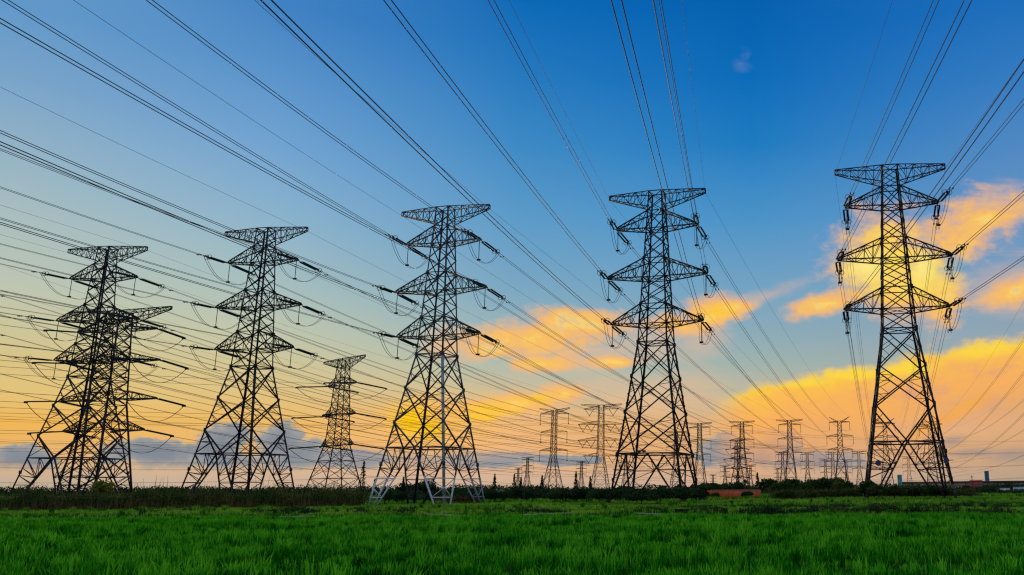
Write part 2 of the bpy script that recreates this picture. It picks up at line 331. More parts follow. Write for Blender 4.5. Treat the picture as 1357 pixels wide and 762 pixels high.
class Soup:
    def __init__(s): s.V = []; s.F = []; s.n = 0
    def add(s, V, F): s.V.append(V); s.F.append(F + s.n); s.n += len(V)
    def tube(s, path, r, sides=4): s.add(*tube_arrays(path, r, sides))
    def box(s, c, d):
        c = np.array(c, float); d = np.array(d, float) / 2
        s.add(np.array([c + d * k for k in ((-1, -1, -1), (1, -1, -1), (1, 1, -1), (-1, 1, -1), (-1, -1, 1), (1, -1, 1), (1, 1, 1), (-1, 1, 1))]), BOXF[:, ::-1])
    def build(s, name, m, parent=None, smooth_=False): return mesh_np(name, np.concatenate(s.V), np.concatenate(s.F), m, parent, smooth_=smooth_)

# ------------------------------------------------------------------ ground
xs = np.unique(np.concatenate([np.linspace(-6000, -300, 20), np.linspace(-300, -130, 35), np.linspace(-130, 90, 221), np.linspace(90, 300, 40), np.linspace(300, 6000, 20)]))
ys = np.unique(np.concatenate([np.linspace(-3000, -10, 12), np.linspace(-10, 60, 36), np.linspace(60, 112, 131), np.linspace(112, 280, 85), np.linspace(280, 9000, 40)]))
GX, GY = np.meshgrid(xs, ys); GV = np.stack([GX, GY, gz(GX, GY)], -1).reshape(-1, 3)
nx = len(xs); i = (np.arange(len(ys) - 1)[:, None] * nx + np.arange(nx - 1)[None]).ravel()
GFm = bpy.data.materials.new('field_soil'); GFm.use_nodes = True; t = GFm.node_tree; p = t.nodes['Principled BSDF']
gn = t.nodes.new('ShaderNodeNewGeometry'); n1 = t.nodes.new('ShaderNodeTexNoise'); n1.inputs['Scale'].default_value = 0.35; n1.inputs['Detail'].default_value = 8
n2 = t.nodes.new('ShaderNodeTexNoise'); n2.inputs['Scale'].default_value = 0.05; n2.inputs['Detail'].default_value = 5
t.links.new(gn.outputs['Position'], n1.inputs['Vector']); t.links.new(gn.outputs['Position'], n2.inputs['Vector'])
r1 = t.nodes.new('ShaderNodeValToRGB'); r1.color_ramp.elements[0].position = .3; r1.color_ramp.elements[1].position = .7
r1.color_ramp.elements[0].color = (0.008, 0.035, 0.005, 1); r1.color_ramp.elements[1].color = (0.02, 0.09, 0.008, 1)
sx = t.nodes.new('ShaderNodeSeparateXYZ'); t.links.new(gn.outputs['Position'], sx.inputs[0])
mr = t.nodes.new('ShaderNodeMapRange'); mr.inputs['From Min'].default_value = 0.53; mr.inputs['From Max'].default_value = 0.62; t.links.new(n2.outputs['Fac'], mr.inputs['Value'])
m1 = t.nodes.new('ShaderNodeMix'); m1.data_type = 'RGBA'; t.links.new(mr.outputs[0], m1.inputs[0]); t.links.new(n1.outputs['Fac'], r1.inputs[0])
t.links.new(r1.outputs[0], m1.inputs[6]); m1.inputs[7].default_value = (0.03, 0.08, 0.010, 1)
t.links.new(m1.outputs[2], p.inputs['Base Color']); p.inputs['Roughness'].default_value = 1.0; p.inputs['Specular IOR Level'].default_value = 0.0
props(mesh_np('ground', GV, np.stack([i, i + 1, i + nx + 1, i + nx], -1), GFm, smooth_=True), kind='structure')
# bare earth showing along the foot of the bund
def earth(x0, x1, y, w, seed):
    rr = random.Random(seed); n = 26; V = []; F = []
    for k in range(n):
        t_ = k / (n - 1); x = x0 + (x1 - x0) * t_; yy = y + 0.5 * math.sin(x * 0.5) + rr.uniform(-.15, .15); ww = w * math.sin(math.pi * t_) ** 0.5 * rr.uniform(.6, 1.2) + .03
        for s_ in (-1, 0, 1): V.append((x, yy + s_ * ww, float(gz(x, yy + s_ * ww)) + (0.07 if s_ == 0 else 0.01)))
        if k:
            b = (k - 1) * 3
            F += [(b, b + 3, b + 4, b + 1), (b + 1, b + 4, b + 5, b + 2)]
    return np.array(V), np.array(F)
SOIL = mat('bare_earth', (0.20, 0.13, 0.07), 1.0, 0, 0.3, 2.0, base2=(0.38, 0.27, 0.15))
so = Soup()
EARTH = [(-46, -41, 71.2, .35), (-36, -29, 73.0, .4), (-26.5, -22, 70.5, .3), (-21, -15, 72.2, .45), (-13.5, -9, 73, .4), (-4.5, -1.0, 73.4, .4), (3, 6.5, 72.6, .4), (10, 14, 73, .3), (17, 19.5, 78, .35), (-40, -36, 77, .3), (-9, -6, 40, .25), (-19, -17, 44, .2)]
for k, (x0, x1, y, w) in enumerate(EARTH): so.add(*earth(x0, x1, y, w, k))
props(so.build('bare_earth_patches', SOIL), 'pale bare earth patches along the low field bank', 'bare earth', kind='stuff')

# ------------------------------------------------------------------ grass
def blades(n, y0, y1, hmin, hmax, width, clump, hfun=None, tmid=0.5, tspread=0.25, seed=1, xl=(-0.80, -5), xr=(0.42, 6), lean=0.35, bias=1.0):
    g_ = np.random.default_rng(seed); nc = n // clump
    out = []
    u = g_.random(nc * 2); y = np.sqrt(y0 ** 2 + u * (y1 ** 2 - y0 ** 2)) if bias == 1 else y0 + (y1 - y0) * u ** bias
    x = (xl[0] * y + xl[1]) + g_.random(nc * 2) * ((xr[0] - xl[0]) * y + xr[1] - xl[1])
    x, y = x[:nc], y[:nc]
    cx = np.repeat(x, clump) + g_.normal(0, 0.05 + width, nc * clump); cy = np.repeat(y, clump) + g_.normal(0, 0.06 + width, nc * clump)
    ch = np.repeat(g_.random(nc), clump)
    h = hmin + (hmax - hmin) * (0.55 * ch + 0.45 * g_.random(nc * clump))
    if hfun is not None: h = h * hfun(cx, cy)
    keep = h > 0.04; cx, cy, h, ch = cx[keep], cy[keep], h[keep], ch[keep]; k = len(h)
    a = g_.random(k) * 2 * np.pi; w = width * (0.6 + 0.8 * g_.random(k))
    z = gz(cx, cy); ln = h * lean * np.abs(g_.normal(0, 1, k)); la = g_.random(k) * 2 * np.pi
    dx, dy = np.cos(a) * w / 2, np.sin(a) * w / 2
    V = np.empty((k, 5, 3))
    V[:, 0] = np.stack([cx - dx, cy - dy, z - .02], -1); V[:, 1] = np.stack([cx + dx, cy + dy, z - .02], -1)
    mx_, my_ = cx + np.cos(la) * ln * .35, cy + np.sin(la) * ln * .35
    V[:, 2] = np.stack([mx_ + dx * .8, my_ + dy * .8, z + h * .6], -1); V[:, 3] = np.stack([mx_ - dx * .8, my_ - dy * .8, z + h * .6], -1)
    V[:, 4] = np.stack([cx + np.cos(la) * ln, cy + np.sin(la) * ln, z + h], -1)
    b = np.arange(k)[:, None] * 5
    T = np.concatenate([b + [0, 1, 2], b + [0, 2, 3], b + [3, 2, 4]])
    ti = np.clip(tmid + tspread * g_.normal(0, 1, k) + 0.5 * (ch - .5), 0, 1)
    return V.reshape(-1, 3), T, np.repeat(ti, 5)
def patch(x, y):      # uneven growth: gaps and taller drifts
    return 0.76 + 0.34 * np.sin(x * 0.35 + 2 * np.sin(y * 0.13)) * np.sin(y * 0.41 + np.sin(x * 0.21)) + 0.16 * np.sin(x * 1.7 + y * 0.9) * np.sin(y * 2.1 - x)
def notbank(x, y):
    yb = 72 + 1.6 * np.sin(x * 0.09) + 0.8 * np.sin(x * 0.31)
    h = patch(x, y)
    for (x0, x1, ye, w) in EARTH:
        h = h * (1 - ((x > x0) & (x < x1) & (np.abs(y - ye - 0.5 * np.sin(x * .5) + .5) < w * .6 + .1)))
    return h
V, F, ti = blades(300000, 17, 70, 0.20, 0.62, 0.030, 16, patch, 0.52, 0.26, 3)
sp_ = lambda x, y: (np.sin(x * .31 + 2 * np.sin(y * .19)) * np.sin(y * .37 + x * .11) > .15) * 1.0
Va, Fa, ta = blades(26000, 20, 68, 0.25, 0.60, 0.030, 30, sp_, 0.05, 0.12, 31)
Vb, Fb, tb_ = blades(16000, 20, 68, 0.30, 0.66, 0.026, 12, lambda x, y: 1 - sp_(x, y + 7), 0.98, 0.1, 32)
F = np.concatenate([F, Fa + len(V), Fb + len(V) + len(Va)]); V = np.concatenate([V, Va, Vb]); ti = np.concatenate([ti, ta, tb_])
props(mesh_np('rice_grass', V, F, GRASS, tint=ti), 'deep green rice-like grass filling the near field', 'grass', kind='stuff')
V, F, ti = blades(330000, 68, 150, 0.18, 0.46, 0.055, 10, notbank, 0.66, 0.32, 5)
V2, F2, ti2 = blades(20000, 69, 118, 0.5, 0.85, 0.06, 40, lambda x, y: (np.sin(x * .6 + y) > .2) * 1.0, 0.32, 0.25, 8)
props(mesh_np('rough_grass', np.concatenate([V, V2]), np.concatenate([F, F2 + len(V)]), ROUGH, tint=np.concatenate([ti, ti2])), 'rough yellowish green grass beyond the low bank', 'grass', kind='stuff')
V, F, ti = blades(60000, 150, 330, 0.4, 0.8, 0.12, 8, None, 0.45, 0.25, 9)
props(mesh_np('distant_grass', V, F, ROUGH, tint=ti), 'grass running under and past the big pylons', 'grass', kind='stuff')

# ------------------------------------------------------------------ foliage
def leaves(P, size, seed, flat=0.0):
    g_ = np.random.default_rng(seed); n = len(P)
    A = g_.normal(0, 1, (n, 3)); A /= np.linalg.norm(A, axis=1, keepdims=True)
    B = g_.normal(0, 1, (n, 3)); B -= (B * A).sum(1, keepdims=True) * A; B /= np.linalg.norm(B, axis=1, keepdims=True)
    s_ = (size * (0.6 + 0.8 * g_.random(n)))[:, None]
    V = np.stack([P - A * s_, P + B * s_ * .45, P + A * s_, P - B * s_ * .45], 1)
    F = np.arange(n * 4).reshape(n, 4)
    return V.reshape(-1, 3), F
def crown_pts(n, c, r, seed, lumps=14, hollow=0.35):
    """points in an uneven crown made of many lumps"""
    g_ = np.random.default_rng(seed); c = np.array(c); r = np.array(r)
    D = g_.normal(0, 1, (lumps, 3)); D /= np.linalg.norm(D, axis=1, keepdims=True); D[:, 2] = np.abs(D[:, 2]) * .9 - .25
    L = c + D * r * (0.35 + 0.45 * g_.random((lumps, 1))); lr = 0.28 + 0.24 * g_.random(lumps)
    k = g_.integers(0, lumps, n); d = g_.normal(0, 1, (n, 3)); d /= np.linalg.norm(d, axis=1, keepdims=True)
    P = L[k] + d * r * (lr[k] * (hollow + (1 - hollow) * g_.random(n)) ** .5)[:, None]
    return P, np.repeat(0.3 + 0.4 * g_.random(lumps), 1)[k]
def tree(name, label, cat, loc, h, crown_r, m, seed, n=2600, leaf=0.16, trunk_r=0.12, crown_base=0.35, group=None, lumps=14):
    e = empty(name, loc); props(e, label, cat, group)
    g_ = np.random.default_rng(seed); s_ = Soup()
    zc = h * (crown_base + 1) / 2; rz = h * (1 - crown_base) / 2 * 1.05
    path = [(0, 0, -.1)]
    for k in range(1, 6): path.append((g_.normal(0, .04) * h * .2, g_.normal(0, .04) * h * .2, h * .75 * k / 5))
    P = np.array(path); Vt, Ft = tube_arrays(P, 1.0, 6)
    Vt = Vt.reshape(len(P), 6, 3); Vt = P[:, None] + (Vt - P[:, None]) * (trunk_r * np.linspace(1.2, .3, len(P)))[:, None, None]; s_.add(Vt.reshape(-1, 3), Ft)
    for k in range(7):
        z = h * (0.25 + .4 * g_.random()); a = g_.random() * 6.28
        s_.tube([(0, 0, z), (math.cos(a) * crown_r * .35, math.sin(a) * crown_r * .35, z + h * .14), (math.cos(a) * crown_r * .7, math.sin(a) * crown_r * .7, z + h * .22)], trunk_r * .25, 4)
    s_.build('trunk', BARK, e)
    P, tt = crown_pts(n, (0, 0, zc), (crown_r, crown_r, rz), seed, lumps)
    P = P[P[:, 2] > 0.02]; tt = tt[:len(P)]
    V, F = leaves(P, leaf, seed)
    ti = np.repeat(np.clip(tt + g_.normal(0, .2, len(P)), 0, 1), 4)
    mesh_np('crown', V, F, m, e, tint=ti)
    return e
def band(name, label, cat, x0, x1, yf, depth, hf, n, leaf, m, seed, stalks=0, lumpw=2.0):
    """a run of undergrowth: leaf clumps from the ground to an uneven top"""
    g_ = np.random.default_rng(seed)
    k = max(8, int(abs(x1 - x0) / lumpw * 3)); lx = x0 + (x1 - x0) * g_.random(k); lr = lumpw * (.4 + .5 * g_.random(k)); lh = 0.72 + .36 * g_.random(k)
    q = g_.integers(0, k, n); x = lx[q] + lr[q] * g_.normal(0, .55, n); x = np.clip(x, x0, x1); y = yf + depth * g_.random(n) + .3 * np.sin(x * .7)
    top = hf(x) * lh[q] * (1 - .35 * np.clip(np.abs(x - lx[q]) / (lr[q] * 1.3), 0, 1) ** 2)
    z = gz(x, y) + top * np.sqrt(g_.random(n)); P = np.stack([x, y, z], -1)
    V, F = leaves(P, leaf, seed); ti = np.clip(np.repeat(.22 + .5 * g_.random(k), 1)[q] + g_.normal(0, .2, n), 0, 1)
    ti = np.repeat(ti, 4)
    if stalks:
        sx_ = x0 + (x1 - x0) * g_.random(stalks); sy_ = yf + depth * g_.random(stalks); hh = hf(sx_) * (.65 + .75 * g_.random(stalks) ** 1.6); w = leaf * .3
        z0 = gz(sx_, sy_); lnx = g_.normal(0, .18, stalks) * hh
        Vs = np.stack([np.stack([sx_ - w, sy_, z0], -1), np.stack([sx_ + w, sy_, z0], -1), np.stack([sx_ + lnx + w * .3, sy_, z0 + hh], -1), np.stack([sx_ + lnx - w * .3, sy_, z0 + hh], -1)], 1).reshape(-1, 3)
        F = np.concatenate([F, np.arange(stalks * 4).reshape(-1, 4) + len(V)]); V = np.concatenate([V, Vs]); ti = np.concatenate([ti, np.repeat(.5 + .5 * g_.random(stalks), 4)])
    return props(mesh_np(name, V, F, m, tint=ti), label, cat, kind='stuff')

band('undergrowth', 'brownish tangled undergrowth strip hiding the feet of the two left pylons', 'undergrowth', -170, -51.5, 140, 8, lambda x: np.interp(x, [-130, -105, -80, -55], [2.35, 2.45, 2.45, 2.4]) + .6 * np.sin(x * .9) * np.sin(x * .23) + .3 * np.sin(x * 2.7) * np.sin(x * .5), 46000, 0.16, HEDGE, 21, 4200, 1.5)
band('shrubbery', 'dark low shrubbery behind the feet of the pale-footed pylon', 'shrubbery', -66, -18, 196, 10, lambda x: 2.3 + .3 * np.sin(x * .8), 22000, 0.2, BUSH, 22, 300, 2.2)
band('weeds', 'mixed green and brown weeds around the feet of the pylon with blue discs', 'weeds', 13, 47, 146, 8, lambda x: np.interp(x, [12, 16, 30, 47], [1.4, 1.5, 1.45, 1.2]), 22000, 0.16, HEDGE, 24, 900, 1.5)
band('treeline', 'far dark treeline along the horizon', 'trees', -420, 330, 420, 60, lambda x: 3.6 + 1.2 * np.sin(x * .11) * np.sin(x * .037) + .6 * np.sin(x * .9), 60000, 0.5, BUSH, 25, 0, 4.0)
band('dry_weeds', 'reddish dry weeds under the pale-footed pylon', 'weeds', -46.5, -38.5, 165, 3, lambda x: 1.1 + 0 * x, 2600, 0.14, DRY, 26, 260, 1.0)

band('dry_stalks', 'brown dry stalks along the foot of the left undergrowth', 'weeds', -165, -54, 138.5, 2.5, lambda x: 1.3 + .5 * np.sin(x * .5), 2600, 0.13, DRY, 27, 900, 1.2)
band('scrub', 'dark green scrub bushes rising unevenly out of the left undergrowth', 'shrubbery', -165, -52, 141.5, 4, lambda x: 1.9 + 2.0 * np.clip(np.sin(x * .43 + 1.7 * np.sin(x * .11)), 0, 1) ** 2, 20000, .17, TREE, 33, 900, .9)
for k, (x0, x1, y, h, lab) in enumerate([(4, 26, 74.0, .55, 'dark rank weeds along the ditch at the right of the low bank'), (-17, -10, 76, .5, 'dark weed clump on the bank below the dark bush row'), (-27.5, -22.5, 74.5, .6, 'dark weed clump on the bank right of the pale pylon feet'),
        (6, 34, 98.5, .5, 'long dark line of weeds in the far ditch at right'), (-50, -44, 79, .45, 'dark weed clump on the left part of the bank'), (-36, -31, 75.5, .5, 'dark weed clump on the bank left of the pale pylon feet'), (-6, 3, 74.5, .45, 'dark weeds on the bank below the brick wall')]):
    band('ditch_weeds', lab, 'weeds', x0, x1, y, 1.3, lambda x, h=h: h + .15 * np.sin(x * 1.3), int((x1 - x0) * 150), .09, BUSH, 500 + k, int((x1 - x0) * 30), .8)
# the dense bushes in front of the fourth pylon, each a shrub of its own
BL = ['dark dense bush at the left end of the bush row before a pylon', 'dark bush second in the row before the bush-hidden pylon', 'spiky-topped dark bush below the left leg of the bush-hidden pylon',
      'broad dark bush under the left half of the bush-hidden pylon', 'deepest darkest bush bulging toward the field in the bush row', 'large dark bush under the middle of the bush-hidden pylon',
      'dark bush below the right leg of the bush-hidden pylon', 'smaller dark bush at the row end beside the brick wall']
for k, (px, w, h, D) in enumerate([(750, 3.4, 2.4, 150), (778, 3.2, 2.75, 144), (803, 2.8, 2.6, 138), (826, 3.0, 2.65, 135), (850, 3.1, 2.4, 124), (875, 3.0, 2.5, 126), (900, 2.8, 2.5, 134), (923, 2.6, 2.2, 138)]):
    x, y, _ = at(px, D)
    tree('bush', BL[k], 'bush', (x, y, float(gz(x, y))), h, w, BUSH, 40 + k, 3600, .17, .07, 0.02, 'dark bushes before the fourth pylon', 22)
x_a, y_a, _ = at(1262, 250); x_b, y_b, _ = at(1420, 250)
band('roadside_shrubs', 'dark ragged shrubs in front of the sheds at the right edge', 'shrubbery', x_a, x_b, 232, 16, lambda x: 1.5 + .9 * np.sin(x * .55) * np.sin(x * .21 + 1), 14000, .2, BUSH, 28, 200, 2.0)
# small trees seen as individuals
for k, (px, D, h, r, m, lab, nm_, cat) in enumerate([
    (133, 150, 4.9, 1.7, YLEAF, 'young yellow-green tree standing out of the undergrowth under the leftmost pylon', 'young_tree', 'tree'),
    (556, 230, 5.2, 6.2, BUSH, 'round dome-shaped dark tree behind the feet of the pale-footed pylon', 'dome_tree', 'tree'),
    (940, 300, 4.6, 4.4, TREE, 'round dark tree behind the left end of the brick wall', 'dome_tree', 'tree'),
    (958, 310, 4.0, 3.6, TREE, 'lower dark tree behind the middle of the brick wall', 'dome_tree', 'tree'),
    (975, 305, 4.8, 4.6, TREE, 'widest dark tree behind the brick wall, left of the small palm', 'dome_tree', 'tree'),
    (1020, 205, 4.4, 2.7, TREE, 'rounded tree beside the right end of the brick wall', 'dome_tree', 'tree'),
    (1034, 196, 3.2, 3.2, TREE, 'low green tree second right of the brick wall', 'dome_tree', 'tree'),
    (1052, 200, 3.9, 3.8, TREE, 'broad tree right of the brick wall under the flat-armed distant pylon', 'dome_tree', 'tree'),
    (1076, 196, 3.7, 3.6, TREE, 'green tree under the gap between two distant pylons', 'dome_tree', 'tree'),
    (1100, 190, 4.3, 3.6, TREE, 'tallest rounded tree under the Y-topped distant pylon', 'dome_tree', 'tree'),
    (1120, 178, 3.0, 2.6, HEDGE, 'brownish bush right of the Y-topped distant pylon', 'bush', 'bush'),
    (1150, 126, 2.9, 1.4, BUSH, 'dark leafy bush climbing the left legs of the rightmost big pylon', 'bush', 'bush'),
    (1163, 124, 2.2, 1.4, HEDGE, 'mixed bush inside the left legs of the rightmost big pylon', 'bush', 'bush'),
    (1185, 128, 2.2, 1.7, HEDGE, 'low bush below the teal chimney, under the rightmost big pylon', 'bush', 'bush'),
    (1213, 130, 1.9, 1.9, HEDGE, 'low bush under the middle right of the rightmost big pylon', 'bush', 'bush'),
    (1240, 134, 1.8, 1.7, BUSH, 'low dark bush behind the right foot of the rightmost big pylon', 'bush', 'bush'),
    (948, 170, 1.3, 1.0, TREE, 'small bush growing against the left part of the brick wall', 'bush', 'bush'),
    (989, 172, 1.5, 1.2, TREE, 'small bush growing against the right part of the brick wall', 'bush', 'bush'),
    (511, 168, 3.0, 1.5, BUSH, 'small dark bush behind the leftmost pale pylon foot', 'bush', 'bush'),
    ]):
    x, y, _ = at(px, D)
    yt = nm_ == 'young_tree'
    tree(nm_, lab, cat, (x, y, float(gz(x, y))), h, r, m, 70 + k, 620 if yt else int(1500 + 420 * r), .13 + .0006 * D, .1, 0.3 if yt else 0.04, None, 9 if yt else 18)
# pointed cypress-like trees and a palm on the skyline
def spire(px, D, h, lab, k):
    x, y, _ = at(px, D); e = empty('cypress_tree', (x, y, float(gz(x, y)))); props(e, lab, 'tree', 'pointed trees on the skyline')
    s_ = Soup(); s_.tube([(0, 0, -.1), (0, 0, h * .5), (0.05, 0, h * .9)], .12, 5); s_.build('trunk', BARK, e)
    g_ = np.random.default_rng(300 + k); n = 420; z = h * (0.05 + .95 * g_.random(n) ** 1.2); r = (h * .15) * (1 - z / h * .93) * np.sqrt(g_.random(n)) * 1.2; a = g_.random(n) * 6.28
    V, F = leaves(np.stack([r * np.cos(a), r * np.sin(a), z], -1), .34, 300 + k); mesh_np('crown', V, F, BUSH, e, tint=np.repeat(g_.random(n) * .6, 4))
SP = [(480, 320, 11.5, 'tall thin pointed tree beside the medium pylon, right of its feet'), (534, 330, 6.5, 'short pointed tree left of the dome-shaped tree'), (496, 350, 6.0, 'small pointed tree just left of the pale pylon foot'),
      (655, 330, 7.5, 'pointed tree right of the feet of the pale-footed pylon'), (681, 360, 8, 'pointed tree left of the plain distant suspension pylon'), (690, 340, 6.5, 'lower pointed tree beside the left one of two faint pylons'),
      (763, 340, 8.5, 'sharp pointed tree left of the distant pylon with V strings'), (718, 350, 7.5, 'pointed tree at the left foot of the plain distant suspension pylon'), (1004, 350, 8.2, 'pointed tree right of the small palm'), (782, 350, 6.8, 'pointed tree before the left foot of the V-string pylon')]
for k, a in enumerate(SP): spire(*a, k)
x, y, _ = at(987, 300); e = empty('palm_tree', (x, y, 0)); props(e, 'small palm tree behind the right part of the brick wall', 'tree')
s_ = Soup(); s_.tube([(0, 0, -.1), (.05, 0, 2.5), (.1, 0, 5.0)], .22, 6); s_.build('trunk', BARK, e)
s_ = Soup()
for k in range(16):
    a = k * 2.4; L = 1.7; up_ = .9 - 1.3 * (k % 4) / 3
    pth = [(.1 + math.cos(a) * L * q, math.sin(a) * L * q, 5.0 + up_ * q * L - .9 * (q ** 2) * L * .6) for q in (0, .35, .7, 1)]
    for (p0, p1, w0, w1) in zip(pth[:-1], pth[1:], (.25, .32, .2), (.32, .2, .04)):
        dx, dy = -math.sin(a), math.cos(a)
        s_.add(np.array([(p0[0] - dx * w0, p0[1] - dy * w0, p0[2] - .08), (p0[0] + dx * w0, p0[1] + dy * w0, p0[2] - .08), (p1[0] + dx * w1, p1[1] + dy * w1, p1[2] - .08), (p1[0] - dx * w1, p1[1] - dy * w1, p1[2] - .08)]), np.array([[0, 1, 2, 3]]))
o = s_.build('crown', BUSH, e); a = o.data.attributes.new('tint', 'FLOAT', 'POINT'); a.data.foreach_set('value', np.full(len(o.data.vertices), .4, np.float32))

# ------------------------------------------------------------------ brick wall and far buildings
BR = bpy.data.materials.new('red_brick'); BR.use_nodes = True; t = BR.node_tree; p = t.nodes['Principled BSDF']
bt = t.nodes.new('ShaderNodeTexBrick'); bt.inputs['Scale'].default_value = 1.0; bt.inputs['Brick Width'].default_value = .5; bt.inputs['Row Height'].default_value = .16; bt.inputs['Mortar Size'].default_value = .012
bt.inputs['Color1'].default_value = (0.62, 0.09, 0.025, 1); bt.inputs['Color2'].default_value = (0.75, 0.17, 0.045, 1); bt.inputs['Mortar'].default_value = (0.32, 0.10, 0.05, 1)
tcb = t.nodes.new('ShaderNodeTexCoord'); mp = t.nodes.new('ShaderNodeMapping'); mp.inputs['Rotation'].default_value = (R(90), 0, 0); t.links.new(tcb.outputs['Object'], mp.inputs[0]); t.links.new(mp.outputs[0], bt.inputs['Vector'])
nb = t.nodes.new('ShaderNodeTexNoise'); nb.inputs['Scale'].default_value = .8; nb.inputs['Detail'].default_value = 6; t.links.new(tcb.outputs['Object'], nb.inputs['Vector'])
mb_ = t.nodes.new('ShaderNodeMix'); mb_.data_type = 'RGBA'; mb_.blend_type = 'MULTIPLY'; mb_.inputs[0].default_value = .5; t.links.new(bt.outputs['Color'], mb_.inputs[6]); t.links.new(nb.outputs['Fac'], mb_.inputs[7])
t.links.new(mb_.outputs[2], p.inputs['Base Color']); p.inputs['Roughness'].default_value = .95
x0, y0, _ = at(938, 176); x1, y1, _ = at(1008, 182)
e = empty('brick_wall', ((x0 + x1) / 2, (y0 + y1) / 2, float(gz(x0, y0))), math.atan2(y1 - y0, x1 - x0)); props(e, 'low weathered red brick wall with pale coping between bushes', 'wall')
L = math.hypot(x1 - x0, y1 - y0); s_ = Soup(); s_.box((0, 0, .82), (L, .3, 1.85)); s_.build('wall', BR, e)
s_ = Soup(); s_.box((L * .02, 0, 1.81), (L * .9, .42, .11)); s_.build('coping', CONC, e)
for f_ in (-.46, -.1, .3): 
    s_ = Soup(); s_.box((L * f_, -.23, .72), (.45, .15, 1.7)); s_.build('pier', BR, e)
# elevated road far right, with columns
DECK = mat('deck_concrete', (0.20, 0.17, 0.15), .9, 0, .2, .3); DARKC = mat('dark_parapet', (0.05, 0.035, 0.035), .9, 0, .2, .3)
x0, y0, _ = at(1205, 520); x1, y1, _ = at(1600, 440)
e = empty('elevated_road', ((x0 + x1) / 2, (y0 + y1) / 2, 0), math.atan2(y1 - y0, x1 - x0)); props(e, 'long elevated road deck on columns beyond the field at the right edge', 'viaduct')
L = math.hypot(x1 - x0, y1 - y0); s_ = Soup(); s_.box((0, 0, 3.6), (L, 12, 1.7)); s_.build('deck', DECK, e)
s_ = Soup(); s_.box((0, -6.1, 4.9), (L, .25, 1.0)); s_.build('parapet', DARKC, e)
s_ = Soup(); s_.box((0, 6.1, 4.9), (L, .25, 1.0)); s_.build('parapet', DARKC, e)
for k in range(int(L / 26)):
    s_ = Soup(); s_.box((-L / 2 + 13 + k * 26, 0, 1.4), (2.2, 4, 2.8)); s_.box((-L / 2 + 13 + k * 26, 0, 2.55), (3.0, 9, .5)); s_.build('column', DECK, e)
WHITEP = mat('white_panel', (0.62, 0.62, 0.58), .6, 0, .2, .6); REDC = mat('red_cladding', (0.34, 0.04, 0.03), .6, 0, .2, .8); WINM = mat('window_glass', (0.03, 0.05, 0.07), .15, 0, .3, .4, spec=.6)
BLUEC = mat('blue_cladding', (0.02, 0.10, 0.24), .5, 0, .2, .2, base2=(0.05, 0.22, 0.36)); TEAL = mat('teal_paint', (0.10, 0.34, 0.36), .5, 0, .2, .4)
def block(name, label, cat, px, D, w, dpt_, z0, h, m, rot=0.0, roof=None, win=0, wm=None):
    x, y, _ = at(px, D); e = empty(name, (x, y, z0), rot - math.atan2(x, y)); props(e, label, cat)
    s_ = Soup(); s_.box((0, 0, h / 2), (w, dpt_, h)); s_.build('wall', m, e)
    if roof: 
        s_ = Soup(); s_.box((0, 0, h + .15), (w * 1.05, dpt_ * 1.08, .3)); s_.build('roof', roof, e)
    for k in range(win):
        s_ = Soup(); ww = w / (win * 1.6); s_.box((-w / 2 + w * (k + .5) / win, -dpt_ / 2 - .03, h * .55), (ww, .1, h * .38)); s_.build('window', wm or WINM, e)
    return e
block('red_shed', 'small red flat-roofed building rising in front of the elevated road', 'building', 1294, 400, 4.9, 5, 0.0, zat(1294, 637.5, 400), REDC, 0, DARKC, 3)
block('white_shed', 'white single-storey shed with dark openings under the elevated road', 'building', 1318, 330, 9.5, 5, -0.6, 2.6, WHITEP, 0.1, DARKC, 5)
block('small_white_shed', 'tiny white hut left of the longer white shed at the right edge', 'building', 1293, 330, 1.8, 2, -0.6, 1.7, WHITEP, 0, CONC, 1)
block('pale_blue_shed', 'pale blue shed cut by the right edge of the picture', 'building', 1354, 330, 5.5, 5, -0.2, 2.6, mat('pale_blue_panel', (0.32, 0.45, 0.55), .6, 0, .15, .5), 0, DARKC, 3)
block('blue_hut', 'small blue hut low among trees right of the brick wall', 'building', 1031, 172, 1.3, 1.3, 0.1, 1.0, BLUEC, 0, DARKC, 1)
block('white_hut', 'tiny white hut before the treeline left of the plain suspension pylon', 'building', 664, 260, 2.2, 2, 0, 1.8, WHITEP, 0, CONC, 1)
def chimney(label, px, D, top, r, m, seed):
    x, y, _ = at(px, D); e = empty('chimney', (x, y, 0)); props(e, label, 'chimney'); h = zat(px, top, D)
    prof = [(r * 1.06, 0), (r * .98, h * .5), (r * .94, h - 1.2), (r * 1.02, h - 1.1), (r * 1.02, h)]
    n = 16; V = [(q * math.cos(2 * math.pi * k / n), q * math.sin(2 * math.pi * k / n), z) for q, z in prof for k in range(n)]
    F = [(a * n + k, a * n + (k + 1) % n, (a + 1) * n + (k + 1) % n, (a + 1) * n + k) for a in range(len(prof) - 1) for k in range(n)]
    mesh_np('shaft', np.array(V), np.array(F), m, e)
    V = [(r * .96 * math.cos(2 * math.pi * k / n), r * .96 * math.sin(2 * math.pi * k / n), h - .02) for k in range(n)] + [(0, 0, h - .02)]
    mesh_np('rim', np.array(V), np.array([(k, (k + 1) % n, n) for k in range(n)]), DARKC, e)
chimney('dark blue square-shouldered chimney above the elevated road at right', 1309, 620, 624, 1.45, BLUEC, 1)
chimney('pale teal chimney seen between the legs of the rightmost big pylon', 1193, 600, 629, 1.5, TEAL, 2)
